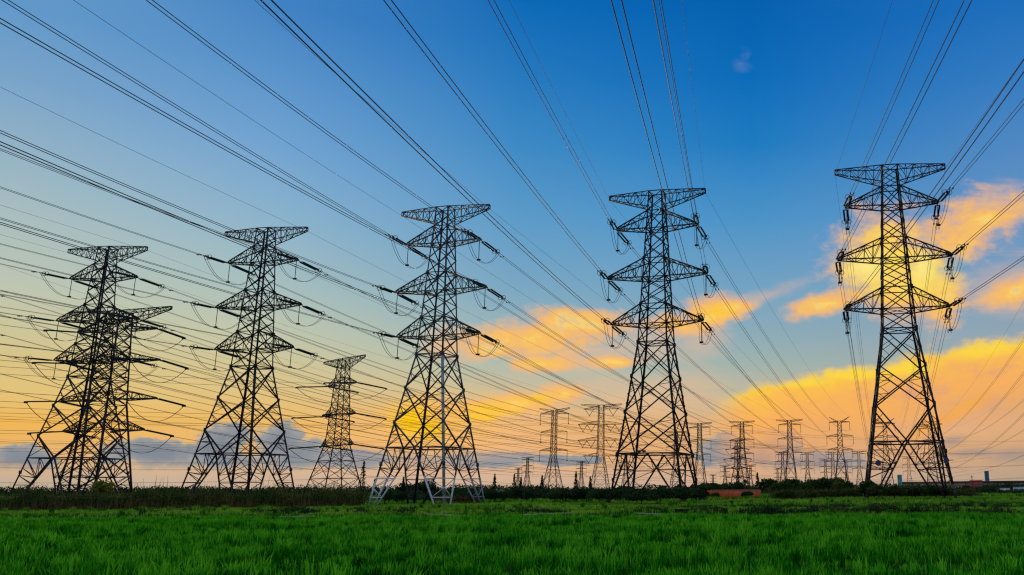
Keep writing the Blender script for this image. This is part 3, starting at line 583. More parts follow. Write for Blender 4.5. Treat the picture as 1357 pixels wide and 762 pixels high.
# mast beside the red shed and small roadside lamp
x, y, _ = at(1289, 380); e = empty('utility_pole', (x, y, 0)); props(e, 'thin utility pole in front of the red building', 'pole')
s_ = Soup(); s_.tube([(0, 0, -.2), (0, 0, zat(1289, 630, 380))], .16, 6); s_.build('pole', DARKC, e)
s_ = Soup(); s_.box((0, 0, zat(1289, 632, 380)), (1.4, .14, .14)); s_.build('crossbar', DARKC, e)
x, y, _ = at(695, 190); e = empty('utility_pole', (x, y, 0)); props(e, 'thin dark utility pole rising from bushes under the left faint pylons', 'pole')
s_ = Soup(); s_.tube([(0, 0, -.2), (0, 0, zat(695, 642, 190))], .07, 6); s_.build('pole', DARKC, e)
s_ = Soup(); s_.box((0, 0, zat(695, 644, 190)), (.9, .07, .07)); s_.build('crossbar', DARKC, e)

# ------------------------------------------------------------------ big strain pylons
HZ = dict(e=50.0, a1=44.24, a2=35.8, a3=27.97); HL = dict(e=8.4, a1=7.0, a2=8.5, a3=7.7)
LEVELS_UP = [24.5, 27.5, 30.8, 33.1, 35.35, 38.6, 41.2, 43.8, 46.9, 48.6, 50.4]
SLEN, SOFF = 4.6, 0.8
def string_mesh():
    """twin cap-and-pin strain string lying along +Y with yokes and grading rings, 0..SLEN+1.4"""
    prof = []
    n = 27; p_ = SLEN / n
    for k in range(n):
        z = SOFF + k * p_; prof += [(z, .05), (z + p_ * .3, .155), (z + p_ * .62, .14), (z + p_ * .66, .05)]
    s_ = Soup(); S6 = 6
    for x in (-.30, .30):
        V = np.array([(x + r_ * math.cos(2 * math.pi * k / S6), z, r_ * math.sin(2 * math.pi * k / S6)) for z, r_ in prof for k in range(S6)])
        F = np.array([(a_ * S6 + k, (a_ + 1) * S6 + k, (a_ + 1) * S6 + (k + 1) % S6, a_ * S6 + (k + 1) % S6) for a_ in range(len(prof) - 1) for k in range(S6)])
        s_.add(V, F)
    gl = s_.build('insulator_string', GLASS); gm = gl.data; bpy.data.objects.remove(gl)
    s_ = Soup(); e_ = SOFF + SLEN
    s_.tube([(0, 0, 0), (0, SOFF * .6, 0)], .05); s_.box((0, SOFF * .75, 0), (.8, .22, .08)); s_.box((0, e_ + .12, 0), (.8, .22, .08))
    s_.tube([(0, e_ + .2, 0), (0, e_ + .7, 0)], .05); s_.box((0, e_ + .8, 0), (.62, .25, .10))
    for x in (-.3, .3):
        s_.tube([(x * .7, e_ + .85, .05), (x * .72, e_ + 1.4, .05)], .06); s_.tube([(x, SOFF * .8, 0), (x, e_ + .1, 0)], .035)
        ring = [(x + .42 * math.cos(a_), e_ + .35, .42 * math.sin(a_)) for a_ in np.linspace(0, 2 * math.pi, 11)]
        s_.tube(ring, .045)
    hd = s_.build('string_fittings', STEEL); hm = hd.data; bpy.data.objects.remove(hd)
    return gm, hm
GM, HM = string_mesh()
def bwid(z, b0, w0=2.5, w1=1.2): return float(np.interp(z, [0, 24.5, 50.4], [b0, w0, w1]))
SG = [(-1, -1), (1, -1), (1, 1), (-1, 1)]
def xpanel(B, c0, c1, w, red=0, wr=.07):
    """X bracing between two levels on the four faces; c = four corner points in ring order"""
    for k in range(4):
        a0, b0_, a1, b1_ = c0[k], c0[(k + 1) % 4], c1[k], c1[(k + 1) % 4]
        B.bar(a0, b1_, w); B.bar(b0_, a1, w)
        if red:
            lp = lambda p, q, t_: p + (q - p) * t_
            for (leg0, leg1, d0, d1) in ((a0, a1, b1_, b0_), (b0_, b1_, a1, a0)):
                m_ = lp(leg0, leg1, .5)
                B.bar(m_, lp(leg0, d0, .27), wr); B.bar(m_, lp(leg1, d1, .27), wr)
                if red > 1:
                    B.bar(lp(leg0, leg1, .25), lp(leg0, d0, .14), wr); B.bar(lp(leg0, leg1, .25), lp(leg0, d0, .27), wr)
                    B.bar(lp(leg0, leg1, .78), lp(leg1, d1, .14), wr); B.bar(lp(leg0, leg1, .78), lp(leg1, d1, .27), wr)
def ring4(z, b): return [np.array([sx_ * b, sy_ * b, z]) for sx_, sy_ in SG]
def horiz(B, c, w):
    for k in range(4): B.bar(c[k], c[(k + 1) % 4], w)
def arm_members(B, s_, zt, l, b_at, zb, ztop, n, wc, wl, tipw=.45, tiph=.35, up=False):
    """one lattice cross-arm on side s_"""
    rb, rt = b_at(zb), b_at(ztop)
    lo = [np.array([s_ * rb, -rb, zb]), np.array([s_ * rb, rb, zb])]; hi = [np.array([s_ * rt, -rt, ztop]), np.array([s_ * rt, rt, ztop])]
    if up: tl = [np.array([s_ * l, -tipw, zt - .35]), np.array([s_ * l, tipw, zt - .35])]; th_ = [np.array([s_ * l, -tipw, zt + .35]), np.array([s_ * l, tipw, zt + .35])]
    else: tl = [np.array([s_ * l, -tipw, zt]), np.array([s_ * l, tipw, zt])]; th_ = [np.array([s_ * (l - .25), -tipw * .9, zt + tiph]), np.array([s_ * (l - .25), tipw * .9, zt + tiph])]
    for f in (0, 1):
        B.bar(lo[f], tl[f], wc); B.bar(hi[f], th_[f], wc)
        prev = None
        for k in range(1, n + 1):
            t_ = k / n; a = lo[f] + (tl[f] - lo[f]) * t_; c = hi[f] + (th_[f] - hi[f]) * t_
            if k < n: B.bar(a, c, wl)
            a0 = lo[f] + (tl[f] - lo[f]) * (k - 1) / n; c0 = hi[f] + (th_[f] - hi[f]) * (k - 1) / n
            if k % 2: B.bar(c0, a, wl)
            else: B.bar(a0, c, wl)
    B.bar(tl[0], tl[1], wc * 1.3); B.bar(th_[0], th_[1], wc); B.bar(tl[0], th_[0], wc); B.bar(tl[1], th_[1], wc)
    for k in range(n):
        for (q0, q1) in ((lo, tl), (hi, th_)):
            a = q0[k % 2] + (q1[k % 2] - q0[k % 2]) * k / n; c = q0[1 - k % 2] + (q1[1 - k % 2] - q0[1 - k % 2]) * (k + 1) / n
            B.bar(a, c, wl)
            if k: B.bar(q0[0] + (q1[0] - q0[0]) * k / n, q0[1] + (q1[1] - q0[1]) * k / n, wl)
DIN = {1: (6.9, -.055, .21), 2: (6.0, -.058, .22), 3: (4.7, -.064, .24), 4: (2.95, -.062, .21), 5: (3.35, -.0595, .2)}
INW = {(3, 'a1', -1): (3.05, -.0522, .126), (3, 'a1', 1): (4.63, -.0641, .26), (3, 'a2', 1): (5.19, -.0635, .208), (3, 'a2', -1): (4.66, -.0662, .264), (2, 'a1', -1): (5.71, -.0498, .196), (2, 'a1', 1): (6.28, -.0617, .286),
       (4, 'a1', -1): (2.69, -.0589, .17), (4, 'a2', -1): (3.08, -.0607, .197), (4, 'a3', -1): (3.32, -.063, .219), (4, 'a3', 1): (2.9, -.0633, .247), (5, 'a1', -1): (3.26, -.0607, .219), (5, 'a2', -1): (3.47, -.058, .16),
       (5, 'a3', -1): (3.43, -.0617, .234), (5, 'a1', 1): (3.08, -.0602, .198), (5, 'a2', 1): (3.34, -.0591, .192), (5, 'a3', 1): (3.76, -.0579, .202), (1, 'a1', -1): (7.16, -.0509, .204)}
FAR = {1: (6.8, 660.6), 2: (37.1, 647.4), 3: (69.9, 634.9), 4: (103.1, 623.0), 5: (137.7, 638.5)}     # the next pylons on the five lines
LABELP = {1: 'tall dark lattice pylon nearest the left edge, overlapping a second pylon behind it', 2: 'dark lattice pylon with widely splayed legs, second big one from the left',
          3: 'big lattice pylon whose pale galvanised feet stand clear on the grass', 4: 'tall lattice pylon rising behind the row of dense dark bushes', 5: 'tallest lattice pylon, blue discs on its legs, before the golden clouds'}
def placew(o, base, yaw, D, parent):
    """orient shared string mesh (+Y) along world direction D at local base point"""
    c, s_ = math.cos(-yaw), math.sin(-yaw); d = Vector((c * D[0] - s_ * D[1], s_ * D[0] + c * D[1], D[2])).normalized()
    x_ = d.cross(Vector((0, 0, 1))).normalized(); z_ = x_.cross(d)
    m_ = Matrix((x_, d, z_)).transposed().to_4x4(); m_.translation = Vector(base); o.parent = parent; o.matrix_local = m_
    return d
ATT = {}       # (pylon, arm, side, span) -> world start point of the conductor
def pylon(i):
    X, Y, yaw, Z, b0 = PY[i]; splay = i != 4
    e = empty('lattice_pylon', (X, Y, Z), yaw); props(e, LABELP[i], 'pylon', 'five big strain pylons in a row')
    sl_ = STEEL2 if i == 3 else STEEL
    ba = lambda z: bwid(z, b0)
    # legs: one angle-section mesh each, with its footing
    for k, (sx_, sy_) in enumerate(SG):
        B = Bars(); q = lambda z: (sx_ * ba(z), sy_ * ba(z), z)
        B.angle(q(-.85 if i == 4 else .15), q(24.5), .30, (sx_, sy_)); B.angle(q(24.5), q(50.4), .22, (sx_, sy_))
        for zz in (6.5, 13.2, 18.9, 24.5, 30.8, 38.6): B.bar((q(zz)[0] - sx_ * .05, q(zz)[1] - sy_ * .06, zz - .3), (q(zz)[0] - sx_ * .05, q(zz)[1] - sy_ * .06, zz + .3), .30, .30)
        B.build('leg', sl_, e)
        s_ = Soup(); s_.box((sx_ * ba(0), sy_ * ba(0), -.32), (.7, .7, .7)); s_.box((sx_ * ba(.0), sy_ * ba(.0), .05), (.45, .45, .1)); s_.build('footing', CONC, e)
        # foot section: spread diagonals, ties
        B = Bars()
        for ax_ in (0, 1):
            nb_ = np.array([-sx_ * ba(0), sy_ * ba(0), 0]) if ax_ == 0 else np.array([sx_ * ba(0), -sy_ * ba(0), 0])
            lg = lambda z: np.array([sx_ * ba(z), sy_ * ba(z), z])
            z1 = (7.9 if i == 5 else 9.1) if splay else 6.7
            top = np.array([-sx_ * ba(z1), sy_ * ba(z1), z1]) if ax_ == 0 else np.array([sx_ * ba(z1), -sy_ * ba(z1), z1])
            top = (top + lg(z1)) / 2
            foot = lg(0.1) + (nb_ - lg(0)) * (.13 if splay else .10)
            dg = lambda t_: foot + (top - foot) * t_
            zt_ = lambda z: (z - .1) / (z1 - .1)
            B.bar(foot, dg(zt_(4.6)) , .19)
            for z in (1.3, 4.2): B.bar(lg(z), dg(zt_(z)), .12)
            B.bar(lg(2.8), dg(zt_(1.3)), .08); B.bar(lg(2.8), dg(zt_(4.2)), .08)
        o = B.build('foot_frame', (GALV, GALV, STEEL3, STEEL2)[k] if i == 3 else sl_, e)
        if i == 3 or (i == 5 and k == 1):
            zs = (24.3 if k == 1 else 4.5) if i == 3 else 2.0; Bp = Bars(); Bp.angle((sx_ * (ba(.2) + .012), sy_ * (ba(.2) + .012), .2), (sx_ * (ba(zs) + .012), sy_ * (ba(zs) + .012), zs), .33, (sx_, sy_)); Bp.build('skylit_galv_leg', (GALV, STEEL3, STEEL3, STEEL2)[k] if i == 3 else STEEL2, e)  # leg overlay: galvanised feet, sky light painted pale up the front-right leg
    # lower body
    B = Bars()
    if splay:
        c0 = [np.array([sx_ * ba(0), sy_ * ba(0), .1]) for sx_, sy_ in SG]; c1 = ring4(13.2, ba(13.2)); zbelt = 0
        for k in range(4):
            a0, n0, a1, n1 = c0[k], c0[(k + 1) % 4], c1[k], c1[(k + 1) % 4]
            f0 = a0 + (n0 - a0) * .13; f1 = n0 + (a0 - n0) * .13
            lp = lambda p, q, t_: p + (q - p) * t_
            zb_ = 7.9 if i == 5 else 9.1; tc_ = (zb_ - .1) / 13.1; zbelt = zb_
            mid = (lp(a0, a1, (zb_ - .1) / 13.1) + lp(n0, n1, (zb_ - .1) / 13.1)) / 2; tq = 4.5 / (zb_ - .1)
            B.bar(lp(f0, mid, tq), mid, .19); B.bar(lp(f1, mid, tq), mid, .19); B.bar(mid, n1, .18); B.bar(mid, a1, .18)
            la, lb = lp(a0, a1, tc_), lp(n0, n1, tc_); mid = (la + lb) / 2
            B.bar(la, lb, .16)
            B.bar(la, lp(f0, mid, .6), .10); B.bar(lb, lp(f1, mid, .6), .10)
            for (l0, l1, f_) in ((a0, a1, f0), (n0, n1, f1)):
                B.bar(lp(l0, l1, tc_ * .65), lp(f_, mid, .48), .08); B.bar(lp(l0, l1, tc_ * .65), lp(f_, mid, .6), .08); B.bar(lp(l0, l1, tc_ * .8), lp(f_, mid, .6), .07)
                pa = lp(l0, l1, tc_); B.bar((pa + mid) / 2, lp(f_, mid, .6), .08); B.bar((pa + mid) / 2, lp(f_, mid, .78), .07)
            # above the belt
            for (l0, l1, o0) in ((a0, a1, f1), (n0, n1, f0)):
                top_ = l1; B.bar(lp(l0, l1, tc_), lp(mid, l1, .5), .08); B.bar(lp(l0, l1, (tc_ + 1) / 2), lp(mid, l1, .5), .08); B.bar(lp(l0, l1, (tc_ + 1) / 2), lp(mid, l1, .75), .07)
        cb = ring4(zbelt, ba(zbelt))
    else:
        zbelt = 6.7; cb = ring4(zbelt, ba(zbelt)); c0 = ring4(.1, ba(.1))
        for k in range(4):
            lp = lambda p, q, t_: p + (q - p) * t_
            a0, n0 = c0[k], c0[(k + 1) % 4]; mid = (cb[k] + cb[(k + 1) % 4]) / 2
            f0 = lp(a0, n0, .10); f1 = lp(n0, a0, .10); t0 = 4.5 / 6.6
            B.bar(lp(f0, mid, t0), mid, .19); B.bar(lp(f1, mid, t0), mid, .19)
            B.bar(cb[k], lp(f0, mid, .62), .1); B.bar(cb[(k + 1) % 4], lp(f1, mid, .62), .1)
            B.bar(lp(cb[k], mid, .5), lp(f0, mid, .62), .08); B.bar(lp(cb[(k + 1) % 4], mid, .5), lp(f1, mid, .62), .08); B.bar(lp(f0, mid, .8), lp(f1, mid, .8), .07)
        horiz(B, cb, .17)
        xpanel(B, cb, ring4(13.2, ba(13.2)), .17, 2)
    mids = [(cb[k] + cb[(k + 1) % 4]) / 2 for k in range(4)]
    for k in range(4): B.bar(mids[k], mids[(k + 1) % 4], .10)
    B.build('lower_bracing', sl_, e)
    B = Bars()
    xpanel(B, ring4(13.2, ba(13.2)), ring4(18.9, ba(18.9)), .16, 2); xpanel(B, ring4(18.9, ba(18.9)), ring4(24.5, ba(24.5)), .15, 1)
    cw = ring4(24.5, ba(24.5)); horiz(B, cw, .14); B.bar(cw[0], cw[2], .09); B.bar(cw[1], cw[3], .09)
    B.build('middle_bracing', sl_, e)
    B = Bars()
    for z0_, z1_ in zip(LEVELS_UP[:-1], LEVELS_UP[1:]): xpanel(B, ring4(z0_, ba(z0_)), ring4(z1_, ba(z1_)), .12 if z0_ < 46 else .09)
    for z0_ in (27.5, 30.8, 35.35, 38.6, 43.8, 46.9, 50.4): horiz(B, ring4(z0_, ba(z0_)), .12)
    for z0_ in (27.5, 35.35, 43.8): c_ = ring4(z0_, ba(z0_)); B.bar(c_[0], c_[2], .08); B.bar(c_[1], c_[3], .08)
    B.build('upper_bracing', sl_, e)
    # arms
    for s_ in (-1, 1):
        for a_, zb_, zt_, n_ in (('a1', 43.8, 46.9, 4), ('a2', 35.35, 38.6, 5), ('a3', 27.5, 30.8, 4)):
            B = Bars(); arm_members(B, s_, HZ[a_], HL[a_], ba, zb_, zt_, n_, .15, .075); B.build('cross_arm', sl_, e)
        B = Bars(); arm_members(B, s_, HZ['e'], HL['e'], ba, 47.7, 50.4, 6, .11, .065, .25, .3, True); B.build('earth_wire_arm', sl_, e)
    # strings, jumpers
    rz = lambda v: np.array([math.cos(yaw) * v[0] - math.sin(yaw) * v[1], math.sin(yaw) * v[0] + math.cos(yaw) * v[1], v[2]])
    fx, fy = FAR[i]; oaz = math.atan2(fx - X, fy - Y)
    for s_ in (-1, 1):
        for a_ in ('a1', 'a2', 'a3'):
            az, slo, c_ = INW.get((i, a_, s_), DIN[i]); az = R(az)
            Din = np.array([-math.sin(az), -math.cos(az), slo]); Dout = np.array([math.sin(oaz), math.cos(oaz), -.075])
            ends = []
            for D_, yy, nm2 in ((Din, -.45, 'in'), (Dout, .45, 'out')):
                base = np.array([s_ * (HL[a_] + .02), yy, HZ[a_] - .12])
                g_ = bpy.data.objects.new('insulator_string', GM); C.objects.link(g_); placew(g_, base, yaw, D_, e)
                h_ = bpy.data.objects.new('string_fittings', HM); C.objects.link(h_); d = placew(h_, base, yaw, D_, e)
                end = base + np.array(d) * (SOFF + SLEN + 1.3); ends.append(end)
                ATT[(i, a_, s_, nm2)] = np.array([X, Y, Z]) + rz(end)
            wpt = np.array([s_ * (HL[a_] - .15), 0, HZ[a_] - 3.6])
            S2 = Soup()
            for off in (-.22, .22):
                pth = []
                for (p0, p1, sg_) in ((ends[0], wpt, 1.15), (wpt, ends[1], 1.15)):
                    for t_ in np.linspace(0, 1, 9)[(0 if sg_ and not pth else 1):]:
                        q_ = p0 + (p1 - p0) * t_; pth.append((q_[0] + off, q_[1], q_[2] - sg_ * 4 * t_ * (1 - t_)))
                S2.tube(pth, .035)
            S2.build('jumper_cable', WIRE, e)
            S2 = Soup(); S2.tube([(wpt[0], 0, HZ[a_] - .1), (wpt[0], 0, HZ[a_] - 3.5)], .06, 6); S2.box((wpt[0], 0, HZ[a_] - 3.6), (.6, .25, .28)); S2.build('jumper_support', STEEL, e)
    # plates on the belt
    if i == 5:
        for (k, zz, r_) in ((0, 4.9, .40), (1, 5.2, .38)):
            sx_, sy_ = SG[k]; px_ = sx_ * (ba(zz) - 1.15 if k != 1 else ba(zz) - .3); py_ = sy_ * ba(zz) - (.2 if sy_ < 0 else -.2)
            n = 18; V = [(px_ + r_ * math.cos(2 * math.pi * q / n), py_ + d_, zz + r_ * math.sin(2 * math.pi * q / n)) for d_ in (-.06, .06) for q in range(n)]
            F = [(q, (q + 1) % n, n + (q + 1) % n, n + q) for q in range(n)]
            me = bpy.data.meshes.new('blue_disc'); me.from_pydata(V, [], F + [tuple(range(n))[::-1], tuple(range(n, 2 * n))]); me.materials.append(BLUEP); o = bpy.data.objects.new('blue_disc', me); C.objects.link(o); o.parent = e
            S2 = Soup(); S2.box((px_, py_ + (.14 if sy_ < 0 else -.14), zz), (1.9, .06, .08)); S2.build('disc_bracket', STEEL, e)
    if i in (2, 4):
        zz = zbelt + .28
        for q_, m_ in ((-.28, REDP if i == 2 else BLUEP), (-.1, REDP if i == 2 else BLUEP)):
            S2 = Soup(); S2.box((ba(zz) * q_, -ba(zz) - .08, zz), (.55, .05, .32)); S2.build('number_plate', m_, e)
    for (a_, s_) in (('e', -1), ('e', 1)):
        ATT[(i, a_, s_, 'in')] = np.array([X, Y, Z]) + rz(np.array([s_ * HL['e'], 0, HZ['e'] - .35])); ATT[(i, a_, s_, 'out')] = ATT[(i, a_, s_, 'in')]
    return e
Bars.k = 1.14
for i in range(1, 6): pylon(i)
Bars.k = 1.0

# ------------------------------------------------------------------ other pylons
def simple_pylon(label, x, y, z, yaw, H, b0, arms, name='lattice_pylon', waist=.5, w0=2.0, w1=1.1, tl=.22, tb=.12, horn=None, strings=None, strain=None, sr=.17, group=None, m=None, npan=(3, 9), earth=None, Y=False):
    """a lattice pylon from a list of arms (height, half length, depth)"""
    m = m or FARST; e = empty(name, (x, y, z), yaw); props(e, label, 'pylon', group)
    zw = H * waist; ba = lambda q: float(np.interp(q, [0, zw, H], [b0, w0, w1]))
    for sx_, sy_ in SG:
        B = Bars(); q = lambda t_: (sx_ * ba(t_), sy_ * ba(t_), t_); B.bar(q(-.3), q(zw), tl); B.bar(q(zw), q(H), tl * .8); B.build('leg', m, e)
    B = Bars(); lv = list(np.linspace(0.1, zw, npan[0] + 1)) + list(np.linspace(zw, H, npan[1] + 1))[1:]
    for k, (p_, q_) in enumerate(zip(lv[:-1], lv[1:])):
        xpanel(B, ring4(p_, ba(p_)), ring4(q_, ba(q_)), tb, 1 if k < npan[0] else 0, tb * .6)
        horiz(B, ring4(q_, ba(q_)), tb * .9)
    B.build('bracing', m, e)
    for (az_, l_, dp) in arms:
        for s_ in (-1, 1):
            B = Bars(); arm_members(B, s_, az_, l_, ba, az_, min(H, az_ + dp), max(3, int(l_ / 2.2)), tb * 1.15, tb * .65, .35, .3); B.build('cross_arm', m, e)
    if earth:
        for s_ in (-1, 1):
            B = Bars(); ze, le, dp = earth; arm_members(B, s_, ze, le, ba, H - dp, H, max(3, int(le / 2.2)), tb * 1.1, tb * .6, .2, .3, True); B.build('earth_wire_arm', m, e)
    if Y:
        for s_ in (-1, 1):
            B = Bars(); z0_, le, h_ = Y
            for sy_ in (-1, 1):
                B.bar((s_ * ba(z0_) * .6, sy_ * .5, z0_), (s_ * le, sy_ * .15, z0_ + h_), tb * 1.3); B.bar((s_ * ba(z0_) * .6, sy_ * .5, z0_ + 1.4), (s_ * le, sy_ * .15, z0_ + h_), tb * 1.2)
                for k in range(5):
                    t0, t1 = k / 5, (k + 1) / 5; xa = s_ * (ba(z0_) * .6 * (1 - t0) + le * t0); xb = s_ * (ba(z0_) * .6 * (1 - t1) + le * t1)
                    B.bar((xa, sy_ * .4, z0_ + h_ * t0 + 1.4 * (1 - t0)), (xb, sy_ * .4, z0_ + h_ * t1), tb * .7)
            B.build('earth_wire_arm', m, e)
    if strings:
        kind, L_ = strings
        for (az_, l_, dp) in arms:
            for s_ in (-1, 1):
                if kind == 'I':
                    S2 = Soup(); S2.tube([(s_ * l_, 0, az_), (s_ * l_, 0, az_ - L_)], .15, 5); S2.box((s_ * l_, 0, az_ - L_ - .2), (.5, 1.2, .4)); S2.build('insulator_string', GLASS, e)
                else:
                    for c_ in ([l_ * .78, l_ * .42] if l_ > 14 else [l_ * .68]):
                        S2 = Soup(); S2.tube([(s_ * (c_ - 3.0), 0, az_), (s_ * c_, 0, az_ - L_), (s_ * (c_ + 3.0), 0, az_)], .24, 5); S2.box((s_ * c_, 0, az_ - L_ - .2), (.6, 1.2, .4)); S2.build('insulator_string', GLASS, e)
    if strain:
        L_, dirs = strain
        for (az_, l_, dp) in arms:
            for s_ in (-1, 1):
                ends = []
                for sg_ in (-1, 1):
                    S2 = Soup(); e1 = (s_ * l_ + dirs * sg_ * 0, sg_ * (L_ + .6), az_ - .12 * L_)
                    for off in (-.35, .35): S2.tube([(s_ * l_ + off, sg_ * .5, az_), (s_ * l_ + off, sg_ * (L_ + .3), az_ - .1 * L_)], sr, 5)
                    S2.box(e1, (1.0, .3, .5)); S2.build('insulator_string', GLASS, e); ends.append(np.array(e1))
                S2 = Soup(); S2.tube([ends[0] + (ends[1] - ends[0]) * t_ - np.array([0, 0, 4.6 * 4 * t_ * (1 - t_)]) for t_ in np.linspace(0, 1, 13)], sr * .45); S2.build('jumper_cable', WIRE, e)
    return e
OTH = {}
x, y, _ = at(126, 268); TB = [(zat(141, 437, 268), 12.0, 'first'), (zat(141, 479, 268), 14.0, 'second'), (zat(141, 530, 268), 14.5, 'third'), (zat(141, 571, 268), 12.0, 'fourth')]; OTH['b'] = (x, y)
simple_pylon('four-armed lattice pylon seen through the legs of the leftmost big pylon', x, y, -.5, -.22, zat(141, 412, 268) + .5, 5.8, [(z_ + .5, l_, 2.6) for z_, l_, _ in TB], waist=.5, w0=3.0, w1=2.0, tl=.34, tb=.17, strain=(8.5, 0), m=STEEL, npan=(4, 8), earth=(zat(141, 410, 268) + .5, 15.5, 3.0))
x, y, _ = at(442, 352)
simple_pylon('medium dark pylon with tilted top arm between second and third big pylons', x, y, 0, -.70, 49.5, 7.6, [(40.0, 10.0, 2.6), (28.9, 11.0, 2.8), (18.0, 11.0, 2.8)], waist=.38, w0=3.0, w1=1.5, tl=.30, tb=.15, sr=.22, strain=(11.5, 0), m=STEEL, npan=(3, 9), earth=(49.3, 14.5, 3.4))
OTH['c'] = (x, y, -.70)
FG = 'distant suspension pylons'
x, y, _ = at(732, 562); OTH['d1'] = (x, y)
simple_pylon('plain distant suspension pylon with three level arms and hanging strings, left of V-string pylon', x, y, 0, -.25, 50, 5.4, [(47.6, 9.3, 2.0), (36.5, 8.6, 1.6), (25.4, 9.0, 1.6)], waist=.42, w0=1.55, w1=1.25, tl=.34, tb=.15, npan=(3, 6), strings=('I', 6), Y=False, earth=(51, 9.8, 1.6))
x, y, _ = at(795, 636); OTH['d2'] = (x, y)
simple_pylon('distant wide-armed pylon with V-shaped insulator strings beside bush-hidden pylon', x, y, 0, -.12, 60, 6.2, [(57.2, 12.5, 2.2), (46.4, 16.5, 2.6), (35.4, 16.5, 2.6), (24.6, 12.5, 2.2)], waist=.42, w0=2.2, w1=1.7, tl=.36, tb=.17, npan=(3, 6), strings=('V', 4.6), earth=(60.4, 14.5, 1.6))
for i, lab, yk in ((1, 'slim distant pylon with level arms just right of the bush-hidden pylon', False), (2, 'distant level-armed pylon behind a small strained one, above the brick wall', False),
               (3, 'flat-topped distant pylon in front of golden cloud, between brick wall and Y-topped pylon', False), (4, 'distant pylon with a Y-shaped top, left of the rightmost big pylon', (45.6, 7.0, 4.8)),
               (5, 'Y-topped distant pylon seen through the left legs of the rightmost big pylon', (45.6, 7.0, 4.8))):
    x, y = FAR[i]
    simple_pylon(lab, x, y, 0, -R(13), 49.0 if not yk else 47.5, 4.8, [(45.8, 7.8, 1.3), (36.0, 8.5, 1.6), (26.4, 8.2, 1.6)] if not yk else [(46.6, 7.0, .8), (37.0, 9.0, 1.6), (28.0, 8.3, 1.6)], waist=.58, w0=1.7, w1=1.2, tl=.38, tb=.18, strings=('I', 5), group=FG, npan=(3, 6), earth=None if yk else (49.2, 9.2, 1.0), Y=yk)
for (px, top, H, lab, kind) in [
    (698, 606, 45, 'right one of two faint pylons left of the plain suspension pylon', 'I'), (686, 620, 45, 'faintest pylon, left one of two left of the plain suspension pylon', 'I'),
    (770, 611, 45, 'faint pylon just left of the V-string pylon', 'I'), (829, 600, 45, 'distant pylon seen between the left legs of the bush-hidden pylon', 'I'), (896, 572, 50, 'distant pylon seen inside the right legs of the bush-hidden pylon', 'I'),
    (978, 583, 40, 'squat distant strain pylon with sideways strings above the brick wall', 'S'), (961, 617, 40, 'tiny faint pylon left of the squat strain pylon', 'I'), (995, 616, 40, 'tiny faint pylon right of the squat strain pylon', 'I'), (945, 629, 40, 'smallest pylon on the skyline just right of the slim pylon', 'I'),
    (1038, 599, 45, 'faint pylon leaning against the left side of the flat-topped pylon', 'I'), (1071, 599, 45, 'small dark faint pylon right of the flat-topped pylon', 'I'), (1095, 608, 45, 'short wide-based faint pylon left of the Y-topped pylon', 'I'), (1105, 599, 45, 'faint pylon hidden at the left leg of the Y-topped pylon', 'I'),
    (1123, 609, 45, 'faint pylon right of the Y-topped pylon', 'I'), (1140, 598, 45, 'faint pylon at the left edge of the rightmost big pylon', 'I'), (1031, 620, 45, 'tiny Y-shaped pylon left of the flat-topped pylon', 'Y'), (1206, 605, 45, 'faint pylon framed by the rightmost big pylon, right of the teal chimney', 'I'),
    (1237, 562, 50, 'distant pylon behind the right legs of the rightmost big pylon', 'I')]:
    v = ray(px, top); D = (H - CH) / v[2] * math.hypot(v[0], v[1]); x, y, _ = at(px, D); q = D / 640
    ar = [(H * .93, 8, 1.3), (H * .74, 8.8, 1.6), (H * .55, 8.2, 1.6)]
    if kind == 'S': ar = [(H * .83, 6, 1.6), (H * .64, 8.5, 1.6), (H * .45, 8.5, 1.6), (H * .28, 6, 1.6)]
    simple_pylon(lab, x, y, 0, -R(13) if kind != 'S' else -R(50), H, 5.0, ar, waist=.5, w0=1.8, w1=1.2, tl=.28 + .10 * q, tb=.14 + .05 * q, strings=('I', 5) if kind == 'I' else None, strain=(6.5, 0) if kind == 'S' else None, sr=.3, group='faint pylons on the skyline', npan=(3, 5), earth=(H, 9.2, 1.0) if kind != 'Y' else None, Y=(H * .95, 9, 4) if kind == 'Y' else False)

# ------------------------------------------------------------------ conductors
PN = {1: 'the leftmost big pylon', 2: 'the second big pylon', 3: 'the pale-footed pylon', 4: 'the bush-hidden pylon', 5: 'the rightmost big pylon'}
AN = {'a1': 'upper', 'a2': 'middle', 'a3': 'lower', 'e': 'top'}
def conductor(path, label, group, twin=True, r=.036, gap=.24, spacers=True):
    P = np.array(path); S2 = Soup(); d = P[-1] - P[0]; nrm = np.array([d[1], -d[0], 0]); nrm /= np.linalg.norm(nrm)
    offs = (-gap, gap) if twin else (0,)
    for o_ in offs: S2.tube(P + nrm * o_, r, 4)
    if twin and spacers:
        cum = np.concatenate([[0], np.cumsum(np.linalg.norm(np.diff(P, axis=0), axis=1))])
        for q in (1.6,):
            c_ = [np.interp(q, cum, P[:, k]) for k in range(3)]
            for o_ in offs: S2.box(np.array(c_) + nrm * o_ - [0, 0, .1], (.14, .6, .14))
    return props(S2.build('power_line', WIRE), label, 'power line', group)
def sag(p0, p1, c_, n=60):
    t_ = np.linspace(0, 1, n); L_ = math.hypot(p1[0] - p0[0], p1[1] - p0[1])
    return [np.array(p0) + (np.array(p1) - p0) * q - np.array([0, 0, c_ * L_ * L_ * q * (1 - q)]) for q in t_]
